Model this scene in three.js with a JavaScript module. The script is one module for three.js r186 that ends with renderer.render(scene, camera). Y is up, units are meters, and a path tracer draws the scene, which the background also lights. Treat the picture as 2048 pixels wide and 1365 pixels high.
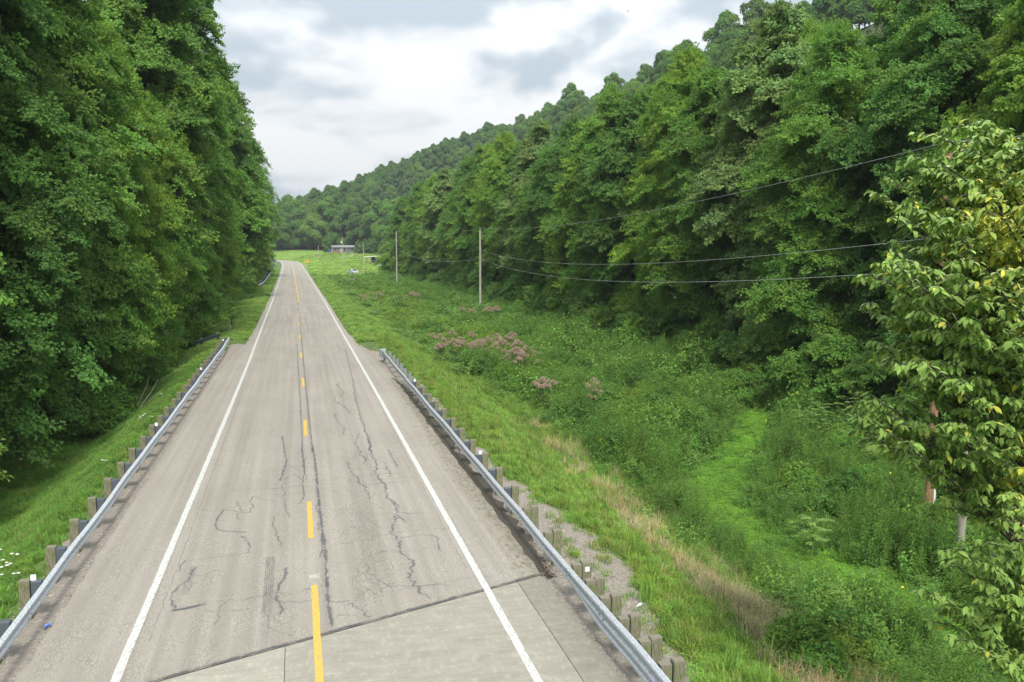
import * as THREE from 'three';
import { mergeGeometries } from 'three/addons/utils/BufferGeometryUtils.js';
import { createNoise2D, createNoise3D } from 'simplex-noise';

// ---------------------------------------------------------------- camera, sky, sun, exposure
const PX = 1640, EYE = 7.35;                                   // focal length in photo pixels (2048 wide), eye height over the road
const pitch = Math.atan(182.5 / PX), yaw = Math.atan(431 / Math.hypot(PX, 182.5));
const FW = new THREE.Vector3(Math.sin(yaw) * Math.cos(pitch), -Math.sin(pitch), -Math.cos(yaw) * Math.cos(pitch));
const RT = new THREE.Vector3(Math.cos(yaw), 0, Math.sin(yaw)), UPV = new THREE.Vector3().crossVectors(RT, FW);
const scene = new THREE.Scene();
const camera = new THREE.PerspectiveCamera(2 * Math.atan(682.5 / PX) * 180 / Math.PI, 1024 / 682, 0.5, 9000);
camera.position.set(0, EYE, 0);
camera.lookAt(FW.clone().add(camera.position));
const renderer = new THREE.WebGLRenderer({ antialias: true });
renderer.toneMapping = THREE.LinearToneMapping;
renderer.toneMappingExposure = 2.9;
renderer.shadowMap.enabled = true;

function rng(seed) { let a = seed >>> 0; return () => { a = (a + 0x6d2b79f5) | 0; let t = Math.imul(a ^ (a >>> 15), 1 | a); t = (t + Math.imul(t ^ (t >>> 7), 61 | t)) ^ t; return ((t ^ (t >>> 14)) >>> 0) / 4294967296; }; }
const noise2 = createNoise2D(rng(11)), noise3 = createNoise3D(rng(12));
const { clamp, lerp } = THREE.MathUtils;
const sstep = (a, b, x) => { const t = clamp((x - a) / (b - a), 0, 1); return t * t * (3 - 2 * t); };
const table = (t, x) => { if (x <= t[0][0]) return t[0][1]; for (let i = 1; i < t.length; i++) if (x <= t[i][0]) return lerp(t[i - 1][1], t[i][1], (x - t[i - 1][0]) / (t[i][0] - t[i - 1][0])); return t[t.length - 1][1]; };
const fbm = (x, y, o = 4) => { let s = 0, a = 0.5; for (let i = 0; i < o; i++, x *= 2.03, y *= 2.03, a *= 0.5) s += a * noise2(x, y); return s; };
const V = (x, y, z) => new THREE.Vector3(x, y, z);

// overcast sky: one layer of cloud over the whole dome, brighter towards the zenith as an overcast sky is
{
  const W = 2048, H = 1024, d = new Float32Array(W * H * 4);
  const fb3 = (x, y, z, o) => { let s = 0, a = 0.5; for (let i = 0; i < o; i++, x *= 2.07, y *= 2.07, z *= 2.07, a *= 0.52) s += a * noise3(x, y, z); return s; };
  for (let r = 0; r < H; r++) {
    const up = ((r + 0.5) / H - 0.5) * Math.PI, y = Math.sin(up);
    for (let c = 0; c < W; c++) {
      const a = ((c + 0.5) / W - 0.5) * 2 * Math.PI, x = Math.cos(a) * Math.cos(up), z = Math.sin(a) * Math.cos(up), i = (r * W + c) * 4;
      let rgb;
      if (y <= 0) rgb = [0.22, 0.24, 0.2];
      else {
        const e = Math.pow(y, 0.8) * 4.6, px = x * 1.9 + 1.3, pz = z * 1.9 + 0.4;      // billows about twice as wide as high
        const warp = fb3(px * 1.3, e * 1.1, pz * 1.3, 4), big = fb3(px * 0.9 + warp * 0.3, e * 0.75 + 3.7, pz * 0.9, 4), puff = fb3(px * 2.6 + warp * 0.5, e * 2.1, pz * 2.6 + 7, 6);
        let t = sstep(-0.4, 0.44, big * 1.0 + puff * 1.05 - 0.03);
        t = lerp(t, 0.5, 0.7 * (1 - sstep(0, 0.05, y)));
        const lum = (1 + 2 * y) / 1.4 / 2.55;   // the usual brightening of an overcast sky towards its zenith
        rgb = [lerp(0.5, 0.93, t) * lum, lerp(0.585, 0.945, t) * lum, lerp(0.66, 0.96, t) * lum];
      }
      d[i] = rgb[0]; d[i + 1] = rgb[1]; d[i + 2] = rgb[2]; d[i + 3] = 1;
    }
  }
  const t = new THREE.DataTexture(d, W, H, THREE.RGBAFormat, THREE.FloatType);
  t.mapping = THREE.EquirectangularReflectionMapping; t.magFilter = THREE.LinearFilter; t.needsUpdate = true;
  scene.background = t; scene.environment = t;
}
const sun = new THREE.DirectionalLight(new THREE.Color(1, 0.96, 0.88), 1.5);
sun.position.set(2, 130, 105); sun.target.position.set(4, 0, 0); sun.shadow.radius = 22; sun.castShadow = true;
Object.assign(sun.shadow.camera, { left: -150, right: 150, top: 150, bottom: -150, near: 1, far: 600 });
sun.name = 'sun'; sun.target.name = 'sun_target';
scene.add(sun, sun.target);
scene.fog = new THREE.FogExp2(new THREE.Color(0.8, 0.87, 0.95), 0.0002);

// ---------------------------------------------------------------- helpers
const taken = {};
const numbered = (n) => { const k = (taken[n] = (taken[n] ?? -1) + 1); return k ? `${n}_${String(k).padStart(3, '0')}` : n; };
const tag = (o, label, category, group) => { o.userData.label = label; if (category) o.userData.category = category; if (group) o.userData.group = group; return o; };
const thing = (name, label, category, pos = [0, 0, 0], group) => { const o = new THREE.Group(); o.name = numbered(name); o.position.set(...pos); scene.add(o); return tag(o, label, category, group); };
const part = (name, geo, mat, parent) => { const m = new THREE.Mesh(geo, mat); m.name = name; parent.add(m); return m; };
const struct = (name, geo, mat, label) => { const m = new THREE.Mesh(geo, mat); m.name = numbered(name); m.userData.kind = 'structure'; if (label) tag(m, label, name.replace(/_/g, ' ')); scene.add(m); return m; };
const ray = (px, py) => FW.clone().addScaledVector(RT, (px - 1024) / PX).addScaledVector(UPV, -(py - 682.5) / PX);
const atD = (px, py, D) => { const d = ray(px, py); return d.multiplyScalar(-D / d.z).add(camera.position); };
const project = (x, y, z) => { const v = V(x, y - EYE, z), q = v.dot(FW); return [1024 + PX * v.dot(RT) / q, 682.5 - PX * v.dot(UPV) / q, q]; };
const mat = (c, rough = 0.9, extra = {}) => new THREE.MeshStandardMaterial({ color: Array.isArray(c) ? new THREE.Color(...c) : c, roughness: rough, ...extra });
function tex(w, h, fn, repeat = true, srgb = true) {
  const d = new Uint8Array(w * h * 4);
  for (let y = 0; y < h; y++) for (let x = 0; x < w; x++) { const c = fn(x, y), i = (y * w + x) * 4; d[i] = clamp(c[0], 0, 255); d[i + 1] = clamp(c[1], 0, 255); d[i + 2] = clamp(c[2], 0, 255); d[i + 3] = 255; }
  const t = new THREE.DataTexture(d, w, h); t.magFilter = THREE.LinearFilter; t.minFilter = THREE.LinearFilter;
  if (repeat) t.wrapS = t.wrapT = THREE.RepeatWrapping; if (srgb) t.colorSpace = THREE.SRGBColorSpace; t.needsUpdate = true; return t;
}
const box = (w, h, d, x = 0, y = 0, z = 0) => { const g = new THREE.BoxGeometry(w, h, d); g.translate(x, y, z); return g; };
function chamferBox(w, h, d, c = 0.008, x = 0, y = 0, z = 0) {   // upright box with chamfered vertical and top edges
  const s = new THREE.Shape(), a = w / 2, b = d / 2;
  s.moveTo(-a + c, -b); s.lineTo(a - c, -b); s.lineTo(a, -b + c); s.lineTo(a, b - c); s.lineTo(a - c, b); s.lineTo(-a + c, b); s.lineTo(-a, b - c); s.lineTo(-a, -b + c); s.closePath();
  const g = new THREE.ExtrudeGeometry(s, { depth: h - c, bevelEnabled: true, bevelThickness: c, bevelSize: c, bevelOffset: -c, bevelSegments: 1 });
  g.rotateX(-Math.PI / 2); g.translate(x, y, z); return g;
}
function geoFrom(pos, idx, col, uv) {
  const g = new THREE.BufferGeometry(); g.setAttribute('position', new THREE.Float32BufferAttribute(pos, 3));
  if (col) g.setAttribute('color', new THREE.Float32BufferAttribute(col, 3)); if (uv) g.setAttribute('uv', new THREE.Float32BufferAttribute(uv, 2));
  if (idx) g.setIndex(idx); g.computeVertexNormals(); return g;
}
function sheet(nu, nv, fn, uvfn) {   // grid of (nu+1) x (nv+1) points
  const p = [], uv = [], ix = [];
  for (let j = 0; j <= nv; j++) for (let i = 0; i <= nu; i++) { const q = fn(i / nu, j / nv); p.push(q[0], q[1], q[2]); const t = uvfn ? uvfn(i / nu, j / nv, q) : [q[0], -q[2]]; uv.push(t[0], t[1]); }
  for (let j = 0; j < nv; j++) for (let i = 0; i < nu; i++) { const a = j * (nu + 1) + i, b = a + 1, c = a + nu + 1, d = c + 1; ix.push(a, b, c, b, d, c); }
  return geoFrom(p, ix, null, uv);
}
function tube(pts, radii, sides = 6, cap = true) {   // tapered tube through points
  const p = [], ix = [], n = pts.length, ref = V(0, 0, 0), t = V(0, 0, 0), a = V(0, 0, 0), b = V(0, 0, 0);
  for (let i = 0; i < n; i++) {
    t.copy(pts[Math.min(i + 1, n - 1)]).sub(pts[Math.max(i - 1, 0)]).normalize();
    ref.set(1, 0, 0); if (Math.abs(t.x) > 0.8) ref.set(0, 0, 1);
    a.crossVectors(t, ref).normalize(); b.crossVectors(t, a);
    const r = Array.isArray(radii) ? radii[i] : radii;
    for (let k = 0; k < sides; k++) { const w = k / sides * 2 * Math.PI, c = Math.cos(w) * r, s = Math.sin(w) * r; p.push(pts[i].x + a.x * c + b.x * s, pts[i].y + a.y * c + b.y * s, pts[i].z + a.z * c + b.z * s); }
  }
  for (let i = 0; i < n - 1; i++) for (let k = 0; k < sides; k++) { const q = i * sides + k, w = i * sides + (k + 1) % sides; ix.push(q, w, q + sides, w, w + sides, q + sides); }
  if (cap) { const m = p.length / 3; p.push(pts[n - 1].x, pts[n - 1].y, pts[n - 1].z); for (let k = 0; k < sides; k++) ix.push((n - 1) * sides + k, (n - 1) * sides + (k + 1) % sides, m); }
  const uv = []; for (let i = 0; i < p.length / 3; i++) uv.push((i % sides) / sides, p[i * 3 + 1]);
  return geoFrom(p, ix, null, uv);
}

// ---------------------------------------------------------------- the road's course and the lie of the land (D = -z, metres ahead of the camera)
const course = new THREE.CatmullRomCurve3([[0.29, 0, -12], [0.29, 0, 20], [0.27, 0, 50], [0.15, 0.1, 80], [0.02, 0.22, 118], [-0.37, 0.34, 175], [-0.75, 0.63, 230], [-1.2, 0.95, 280], [-1.95, 1.55, 335], [-3.6, 2.15, 372], [-9, 2.5, 402], [-20, 2.6, 427], [-40, 2.5, 446], [-75, 2.2, 456], [-130, 1.8, 452]].map(([x, y, D]) => V(x, y, -D)), false, 'centripetal');
const SAMPLES = 420, road = [];
{ const pts = course.getSpacedPoints(SAMPLES); for (let i = 0; i <= SAMPLES; i++) { const t = pts[Math.min(i + 1, SAMPLES)].clone().sub(pts[Math.max(i - 1, 0)]); t.y = 0; t.normalize(); road.push({ p: pts[i], t, n: V(-t.z, 0, t.x) }); } }   // n points to the road's right
function onRoad(x, D) {   // signed distance from the centre line, height of the road there
  let lo = 0, hi = SAMPLES, best = 1e18, k = 0;
  if (D < 300) { lo = Math.max(0, Math.floor((D + 8) / 1.55)); hi = Math.min(SAMPLES, lo + 30); lo = Math.max(0, lo - 20); }
  for (let i = lo; i <= hi; i++) { const q = road[i].p, e = (q.x - x) ** 2 + (q.z + D) ** 2; if (e < best) { best = e; k = i; } }
  const r = road[k], dx = x - r.p.x, dz = -D - r.p.z, lat = dx * r.n.x + dz * r.n.z, al = dx * r.t.x + dz * r.t.z;
  const nb = road[clamp(k + Math.sign(al || 1), 0, SAMPLES)], w = nb === r ? 0 : clamp(Math.abs(al) / Math.max(0.01, nb.p.distanceTo(r.p)), 0, 1);
  return { lat: Math.abs(al) > 4 ? Math.sign(lat || 1) * Math.sqrt(best) : lat, y: lerp(r.p.y, nb.p.y, w) };
}
const fieldR = [[0, -2.6], [25, -2.4], [40, -1.8], [70, -1.0], [100, -0.6], [150, -0.35], [200, 0], [250, 0.1], [300, 1.3], [330, 2.2], [375, 3.7], [420, 5.9], [470, 7.6]];
const fieldL = [[0, -2.8], [45, -2.4], [60, -1.9], [80, -1.2], [120, -0.6], [200, -0.2], [300, 0.9], [420, 2.2]];
const crest = [[-260, 0], [-60, 0], [-26, 1], [-8, 10], [4, 21], [32, 29], [88, 54], [140, 75], [170, 72], [300, 64]];
const hillAt = (x, D) => { const a = x - 40, b = D - 448, u = Math.max(a, b) + 12 * Math.exp(-(((a - b) / 30) ** 2)) * (a > -20 && b > -60 ? 1 : 0); return table(crest, x) * sstep(0, 135, u); };
function ground(x, D) {
  const q = onRoad(x, D), right = q.lat > 0, edge = right ? 6.15 : 5.75, f = right ? table(fieldR, D) : table(fieldL, D);
  const t = Math.abs(q.lat) - edge, w = right ? table([[0, 7.5], [40, 5.5], [90, 4], [220, 7], [320, 16], [420, 24]], D) : table([[0, 6], [60, 5], [200, 6]], D);
  let h = lerp(q.y - 0.03, f, sstep(0, w, t));
  if (t < 0) h = q.y - 0.03 - (Math.abs(q.lat) < 4.2 ? 0.1 : lerp(0, 0.1, sstep(edge - 0.9, 4.2, Math.abs(q.lat))));
  if (t > 0.5) h += 0.09 * sstep(0.5, 4, t) * fbm(x * 0.16, D * 0.16, 3);
  h += hillAt(x, D) + (D > 900 ? 120 * Math.exp(-(((D - 2150) / 420) ** 2)) * Math.exp(-(((x + 130) / 210) ** 2)) : 0);
  return h;
}
function hit(px, py) {   // where the line of sight through a photo pixel meets the land
  const d = ray(px, py); d.multiplyScalar(1 / -d.z); let a = 6, b = 6;
  for (; b < 900; a = b, b += 0.25 + b * 0.004) { if (EYE + d.y * b < ground(d.x * b, b)) break; }
  for (let i = 0; i < 24; i++) { const m = (a + b) / 2; if (EYE + d.y * m < ground(d.x * m, m)) b = m; else a = m; }
  return { x: d.x * b, D: b, y: ground(d.x * b, b) };
}

// vegetation zones to the right of the road
const vergeEdge = (D) => table([[0, 8.2], [14, 9.3], [22, 10], [33, 11], [46, 11], [60, 9.4], [76, 8.4], [115, 7.4], [200, 7.2], [300, 8]], D) + 0.3 * noise2(D * 0.13, 7);
const trail = [[1510, 828], [1500, 880], [1450, 960], [1428, 1010], [1468, 1062], [1560, 1112], [1690, 1165], [1810, 1215], [1960, 1300], [2100, 1380]].map((p) => hit(...p));
const segDist = (x, D, L) => { let m = 1e9; for (let i = 1; i < L.length; i++) { const a = L[i - 1], b = L[i], vx = b.x - a.x, vd = b.D - a.D, t = clamp(((x - a.x) * vx + (D - a.D) * vd) / (vx * vx + vd * vd), 0, 1); m = Math.min(m, Math.hypot(x - a.x - vx * t, D - a.D - vd * t)); } return m; };
const onTrail = (x, D) => segDist(x, D, trail) / (1.15 + 0.35 * noise2(x * 0.5, D * 0.5) + 0.25 * sstep(24, 34, D));

// ---------------------------------------------------------------- ground sheet
{
  const axis = (stops) => { const o = []; for (let i = 1; i < stops.length; i++) { const [a, , ] = stops[i - 1], [b, step] = stops[i], n = Math.max(1, Math.round((b - a) / step)); for (let k = 0; k < n; k++) o.push(a + (b - a) * k / n); } o.push(stops[stops.length - 1][0]); return o; };
  const xs = axis([[-2200], [-400, 150], [-90, 20], [-30, 4], [-14, 1.2], [-6.4, 0.45], [-4, 0.4], [4, 2], [12, 0.45], [36, 0.9], [60, 3], [300, 12], [900, 60], [2600, 200]]);
  const ds = axis([[-80], [0, 8], [10, 1.2], [60, 0.6], [120, 1.5], [260, 4], [480, 6], [760, 12], [1500, 60], [4200, 120]]);
  const p = [], col = [], uv = [], ix = [], nx = xs.length;
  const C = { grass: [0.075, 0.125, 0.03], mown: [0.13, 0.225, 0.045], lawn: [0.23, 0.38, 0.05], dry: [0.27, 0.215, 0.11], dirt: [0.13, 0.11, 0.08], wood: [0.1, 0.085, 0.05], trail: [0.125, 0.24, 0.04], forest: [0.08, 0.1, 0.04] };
  const mix = (a, b, t) => a.map((v, i) => lerp(v, b[i], t));
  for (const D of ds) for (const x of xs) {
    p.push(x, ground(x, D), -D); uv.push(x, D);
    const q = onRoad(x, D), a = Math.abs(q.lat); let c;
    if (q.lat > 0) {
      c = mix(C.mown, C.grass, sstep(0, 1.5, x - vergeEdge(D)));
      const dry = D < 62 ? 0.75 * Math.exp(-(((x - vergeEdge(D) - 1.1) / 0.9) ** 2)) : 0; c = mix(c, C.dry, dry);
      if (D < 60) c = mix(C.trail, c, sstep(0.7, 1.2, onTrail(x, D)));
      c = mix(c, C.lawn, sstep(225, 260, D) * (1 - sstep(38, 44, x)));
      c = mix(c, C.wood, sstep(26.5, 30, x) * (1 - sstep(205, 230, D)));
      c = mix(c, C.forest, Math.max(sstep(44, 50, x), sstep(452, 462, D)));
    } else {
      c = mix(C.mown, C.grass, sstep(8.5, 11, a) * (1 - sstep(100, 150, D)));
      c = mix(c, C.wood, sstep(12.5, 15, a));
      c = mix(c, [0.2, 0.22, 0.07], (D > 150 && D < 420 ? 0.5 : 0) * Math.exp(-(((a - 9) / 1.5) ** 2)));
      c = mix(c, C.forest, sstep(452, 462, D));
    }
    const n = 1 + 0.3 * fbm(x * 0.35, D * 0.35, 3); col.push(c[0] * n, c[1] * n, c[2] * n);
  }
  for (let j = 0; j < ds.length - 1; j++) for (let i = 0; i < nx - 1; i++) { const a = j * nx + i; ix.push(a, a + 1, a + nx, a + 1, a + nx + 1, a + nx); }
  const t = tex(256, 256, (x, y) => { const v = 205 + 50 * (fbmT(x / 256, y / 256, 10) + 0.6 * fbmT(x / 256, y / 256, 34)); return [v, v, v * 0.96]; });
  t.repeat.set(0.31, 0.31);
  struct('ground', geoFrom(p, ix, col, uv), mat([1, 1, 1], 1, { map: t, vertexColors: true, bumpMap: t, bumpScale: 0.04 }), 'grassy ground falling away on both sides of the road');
}
function fbmT(u, v, f) {   // noise that repeats every unit
  const a = u * 2 * Math.PI, b = v * 2 * Math.PI, r = f / (2 * Math.PI);
  return 0.6 * noise3(Math.cos(a) * r + Math.cos(b) * r * 0.7, Math.sin(a) * r, Math.sin(b) * r) + 0.4 * noise3(Math.cos(a) * r * 2.1 + 9, Math.sin(a) * r * 2.1 + Math.cos(b) * r * 1.7, Math.sin(b) * r * 2.1);
}

// ---------------------------------------------------------------- road surface, painted on with cracks, tar and tyre marks
const edgeL = (D) => table([[0, -4.86], [50, -4.86], [60, -4.5], [68, -4.0], [80, -3.8]], D) + 0.05 * noise2(D * 0.9, 1) + 0.03 * noise2(D * 4, 2);
const edgeR = (D) => table([[0, 5.2], [17.3, 5.24], [26, 5.3], [44, 5.3], [52, 5.0], [62, 4.45], [80, 4.2]], D) + 0.05 * noise2(D * 0.8, 5) + 0.03 * noise2(D * 4, 6);
const joint = (x) => 14.4 + (x + 2.55) * 0.361;      // skewed joint between asphalt and concrete
const gnd = (px, py) => { const d = ray(px, py), t = -EYE / d.y; return [d.x * t, -d.z * t]; };
function roadTexture(x0, x1, d0, d1, seed, near) {
  const W = 2048, H = 2048, cv = document.createElement('canvas'); cv.width = W; cv.height = H;
  const g = cv.getContext('2d'), r = rng(seed), im = g.createImageData(W, H), sx = W / (x1 - x0), sd = H / (d1 - d0);
  for (let y = 0; y < H; y++) for (let x = 0; x < W; x++) {
    const X = x0 + x / sx, D = d1 - y / sd, i = (y * W + x) * 4;
    const grain = near ? (r() - 0.5) * 84 * (0.6 + 0.4 * noise2(X * 1.1, D * 0.7)) : (r() - 0.5) * 16;
    const warm = noise2(X * 60, D * 14) * (near ? 8 : 3);
    const patch = 7 * fbm(X * 0.45 + 3, D * 0.16, 4) + 6 * noise2(X * 2.3, D * 0.035) + 4 * noise2(X * 5.5, D * 0.06 + 9);
    let path = -9 * Math.exp(-(((X + 0.55) / 0.28) ** 2)) * (0.5 + 0.5 * noise2(3, D * 0.05)) - 7 * Math.exp(-(((X - 1.55) / 0.45) ** 2)) * (0.6 + 0.4 * noise2(8, D * 0.07)) - 4 * Math.exp(-(((X + 2.1) / 0.4) ** 2));
    const v = 163 + grain + patch + path;
    im.data[i] = v + 3 + warm; im.data[i + 1] = v - 3; im.data[i + 2] = v - 14 - warm * 0.6; im.data[i + 3] = 255;
  }
  g.putImageData(im, 0, 0);
  const to = (q) => [(q[0] - x0) * sx, (d1 - q[1]) * sd];
  const stroke = (pts, wm, style, rough = 0.03) => {   // pts in metres; drawn in metres too, so that a crack keeps its width in every direction
    const Q = [];
    for (let i = 1; i < pts.length; i++) { const a = pts[i - 1], b = pts[i], n = Math.max(2, Math.ceil(Math.hypot(b[0] - a[0], b[1] - a[1]) / 0.1)); for (let k = i > 1 ? 1 : 0; k <= n; k++) { const t = k / n; Q.push([lerp(a[0], b[0], t) + (r() - 0.5) * rough * 1.6, lerp(a[1], b[1], t) + (r() - 0.5) * rough * 3]); } }
    g.save(); g.setTransform(sx, 0, 0, -sd, -x0 * sx, d1 * sd); g.strokeStyle = style; g.lineJoin = 'round';
    const line = (i0, i1, w) => { g.lineWidth = w; g.beginPath(); g.moveTo(...Q[i0]); for (let i = i0 + 1; i <= i1; i++) g.lineTo(...Q[i]); g.stroke(); };
    g.globalAlpha = 0.14; line(0, Q.length - 1, wm * 2.2 + 0.02); g.globalAlpha = 1;
    line(0, Q.length - 1, Math.max(wm * 0.62, near ? 0.009 : 0.02)); for (let i = 0; i < Q.length - 4; i += 3 + Math.floor(r() * 6)) line(i, Math.min(Q.length - 1, i + 2 + Math.floor(r() * 5)), wm * (0.8 + r() * 0.7));
    g.restore();
  };
  const crop = (L) => L.map(([a, b]) => gnd(300 + a / 2.935, 900 + b / 2.935)), photo = (L) => L.map((q) => gnd(...q));
  const tar = 'rgba(84,85,90,0.44)', hair = 'rgba(86,82,76,0.4)';
  g.lineCap = 'round';
  if (near) {
    // the sealed crack along the crown of the road
    stroke(crop([[955, -20], [975, 130], [990, 300], [1015, 500], [1030, 600], [1035, 760], [1045, 900], [1062, 1000], [1070, 1040]]), 0.07, tar, 0.02);
    stroke(photo([[625, 905], [618, 840], [612, 780], [606, 715], [602, 670], [599, 640]]), 0.06, tar, 0.02);
    stroke(photo([[606, 935], [604, 880], [600, 800], [596, 730], [594, 690]]), 0.045, tar, 0.02);
    stroke(crop([[885, -10], [905, 70], [905, 130], [895, 200], [905, 270], [880, 315]]), 0.035, tar, 0.02);
    stroke(crop([[775, -80], [800, 70], [780, 130], [765, 180]]), 0.05, tar, 0.03); stroke(crop([[820, 95], [890, 130]]), 0.02, tar); stroke(crop([[770, 180], [850, 145], [900, 180]]), 0.025, tar);
    stroke(crop([[600, 275], [585, 300], [605, 330], [580, 370], [520, 365], [430, 348]]), 0.03, tar); stroke(crop([[600, 275], [700, 300], [880, 315]]), 0.012, hair);
    stroke(crop([[430, 355], [400, 395], [383, 430], [390, 465], [430, 478], [560, 484]]), 0.045, tar, 0.015); stroke(crop([[540, 505], [570, 540], [590, 575], [575, 605]]), 0.04, tar, 0.05);
    stroke(crop([[575, 605], [440, 625], [300, 640], [220, 655]]), 0.014, hair); stroke(crop([[210, 648], [170, 690], [180, 715]]), 0.03, tar);
    stroke(crop([[255, 700], [230, 760], [160, 810], [122, 850], [125, 890], [145, 930]]), 0.04, tar, 0.03); stroke(crop([[140, 944], [200, 935], [260, 920], [320, 905]]), 0.07, 'rgba(70,74,84,0.6)', 0.01);
    stroke(crop([[440, 895], [410, 935], [395, 990], [375, 1040]]), 0.02, hair, 0.05); stroke(crop([[320, 945], [430, 950], [590, 935]]), 0.012, hair);
    stroke(crop([[795, 690], [800, 730], [770, 780], [740, 850], [745, 890], [775, 930], [760, 970]]), 0.05, tar, 0.05); stroke(crop([[770, 895], [900, 895], [950, 890]]), 0.02, tar);
    stroke(crop([[690, 980], [690, 1050], [840, 1090]]), 0.015, hair);
    // meandering crack by the right-hand edge line
    stroke(photo([[690, 700], [706, 760], [712, 800], [722, 840], [738, 880], [742, 905]]), 0.05, tar, 0.08);
    stroke(crop([[1280, -70], [1290, 0], [1330, 80], [1320, 140], [1380, 200], [1390, 280], [1450, 330], [1440, 420], [1410, 480], [1460, 540], [1470, 600], [1550, 660], [1520, 750], [1560, 800], [1610, 850], [1640, 885]]), 0.045, tar, 0.07);
    stroke(crop([[1400, 0], [1430, 60], [1450, 100]]), 0.035, tar); stroke(crop([[1330, 110], [1430, 105]]), 0.02, tar); stroke(crop([[1250, 205], [1390, 195], [1490, 185]]), 0.028, tar); stroke(crop([[1410, 290], [1460, 330]]), 0.04, tar);
    stroke(crop([[1450, 365], [1520, 375], [1620, 368]]), 0.025, tar); stroke(crop([[1470, 515], [1560, 505], [1650, 500], [1690, 515], [1690, 560], [1710, 600]]), 0.03, tar); stroke(crop([[1450, 380], [1500, 425]]), 0.04, tar);
    stroke(crop([[1350, 600], [1440, 590]]), 0.025, tar); stroke(crop([[1330, 760], [1400, 800], [1600, 800], [1690, 790], [1760, 800]]), 0.02, tar);
    stroke(crop([[1170, 900], [1240, 940], [1290, 985]]), 0.025, tar, 0.06); stroke(crop([[1060, 895], [1170, 885]]), 0.025, tar); stroke(crop([[1090, 975], [1200, 970]]), 0.02, tar);
    // map cracking in the right wheel track
    for (let k = 0; k < 150; k++) { let q = [1.55 + (r() - 0.5) * 1.0, 17.4 + r() * r() * 26]; const L = [q]; let an = r() * 6.28; for (let m = 0; m < 4; m++) { an += (r() - 0.5) * 1.6; q = [q[0] + Math.cos(an) * 0.12, q[1] + Math.sin(an) * 0.2]; L.push(q); } stroke(L, 0.009, 'rgba(92,88,82,0.3)', 0.02); }
    for (let k = 0; k < 70; k++) { const D = 17 + r() * 50, x = -3 + r() * 6.6, L = []; for (let m = 0, l = 3 + r() * 8; m < l; m++) L.push([x + m * 0.22, D + (r() - 0.5) * 0.25 + m * 0.02]); stroke(L, 0.01, hair, 0.03); }
    for (let k = 0; k < 14; k++) { let x = -2.8 + r() * 6.3, D = 18 + r() * 45; const L = []; for (let m = 0, l = 4 + r() * 12; m < l; m++) { L.push([x, D]); x += (r() - 0.5) * 0.18; D += 0.35; } stroke(L, 0.012 + r() * 0.02, r() < 0.4 ? tar : hair, 0.05); }
    for (let k = 0; k < 5; k++) { let x = 1.5 + r() * 1.4, D = 24 + k * 4.4; const L = []; for (let m = 0; m < 16; m++) { L.push([x, D]); x += (r() - 0.5) * 0.2; D += 0.3; } stroke(L, 0.035, tar, 0.06); }
    // seam beside the edge line, scuffs and skid marks
    stroke([[-2.9, 16], [-2.9, 25], [-2.95, 45]], 0.01, hair, 0.02); stroke([[3.6, 18], [3.62, 40]], 0.01, hair, 0.02);
    const skid = (a, b, w, al) => { for (let k = 0; k < 5; k++) { const o = (k - 2) * w / 5; stroke([[a[0] + o, a[1]], [b[0] + o, b[1]]], w / 7, `rgba(70,70,70,${al})`, 0.01); } };
    skid(gnd(300 + 705 / 2.935, 900 + 632 / 2.935), gnd(300 + 685 / 2.935, 900 + 985 / 2.935), 0.22, 0.16); skid(gnd(300 + 255 / 2.935, 900 + 685 / 2.935), gnd(300 + 205 / 2.935, 900 + 850 / 2.935), 0.16, 0.14); skid(gnd(300 + 680 / 2.935, 900 + 1000 / 2.935), gnd(300 + 650 / 2.935, 900 + 1180 / 2.935), 0.2, 0.07);
    // surveyor's mark
    g.strokeStyle = 'rgba(200,195,190,0.8)'; g.lineWidth = 4; const s = to(gnd(300 + 968 / 2.935, 900 + 745 / 2.935)); g.strokeRect(s[0] - 22, s[1] - 3, 30, 4); g.beginPath(); g.moveTo(s[0] + 16, s[1] - 6); g.lineTo(s[0] + 16, s[1] + 5); g.stroke();
    // tarred lip at the concrete joint
    stroke([[-5, joint(-5) + 0.06], [5.4, joint(5.4) + 0.06]], 0.085, 'rgba(74,74,76,0.5)', 0.014);
    // sandy, damp-stained outer edge
    for (let k = 0; k < 2600; k++) { const D = 17 + r() * 30, q = to([5.24 - Math.abs(r() + r() + r() - 1.5) * 0.55, D]); g.fillStyle = r() < 0.5 ? 'rgba(140,118,80,0.16)' : 'rgba(84,80,70,0.16)'; g.fillRect(q[0], q[1], 6 + r() * 16, 2 + r() * 5); }
  } else {
    for (let k = 0; k < 70; k++) { let x = -3 + r() * 6.4, D = 72 + r() * r() * 330; const L = [], l = 8 + r() * 16; for (let m = 0; m < l; m++) { L.push([x, D]); x += (r() - 0.5) * 0.14; D += 0.9; } stroke(L, 0.035, 'rgba(100,98,94,0.3)', 0.03); }
    stroke([[0.3, 70], [0.18, 130], [-0.1, 220], [-0.4, 300]], 0.06, tar, 0.03);
  }
  const t = new THREE.CanvasTexture(cv); t.colorSpace = THREE.SRGBColorSpace; t.magFilter = THREE.LinearFilter; return t;
}
const roadGroup = new THREE.Group(); roadGroup.name = 'road'; roadGroup.userData.kind = 'structure'; tag(roadGroup, 'two-lane asphalt road with cracks, white edge lines and yellow dashes', 'road'); scene.add(roadGroup);
const rowAt = (D) => road[clamp(Math.round(D), 0, SAMPLES)];
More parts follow.
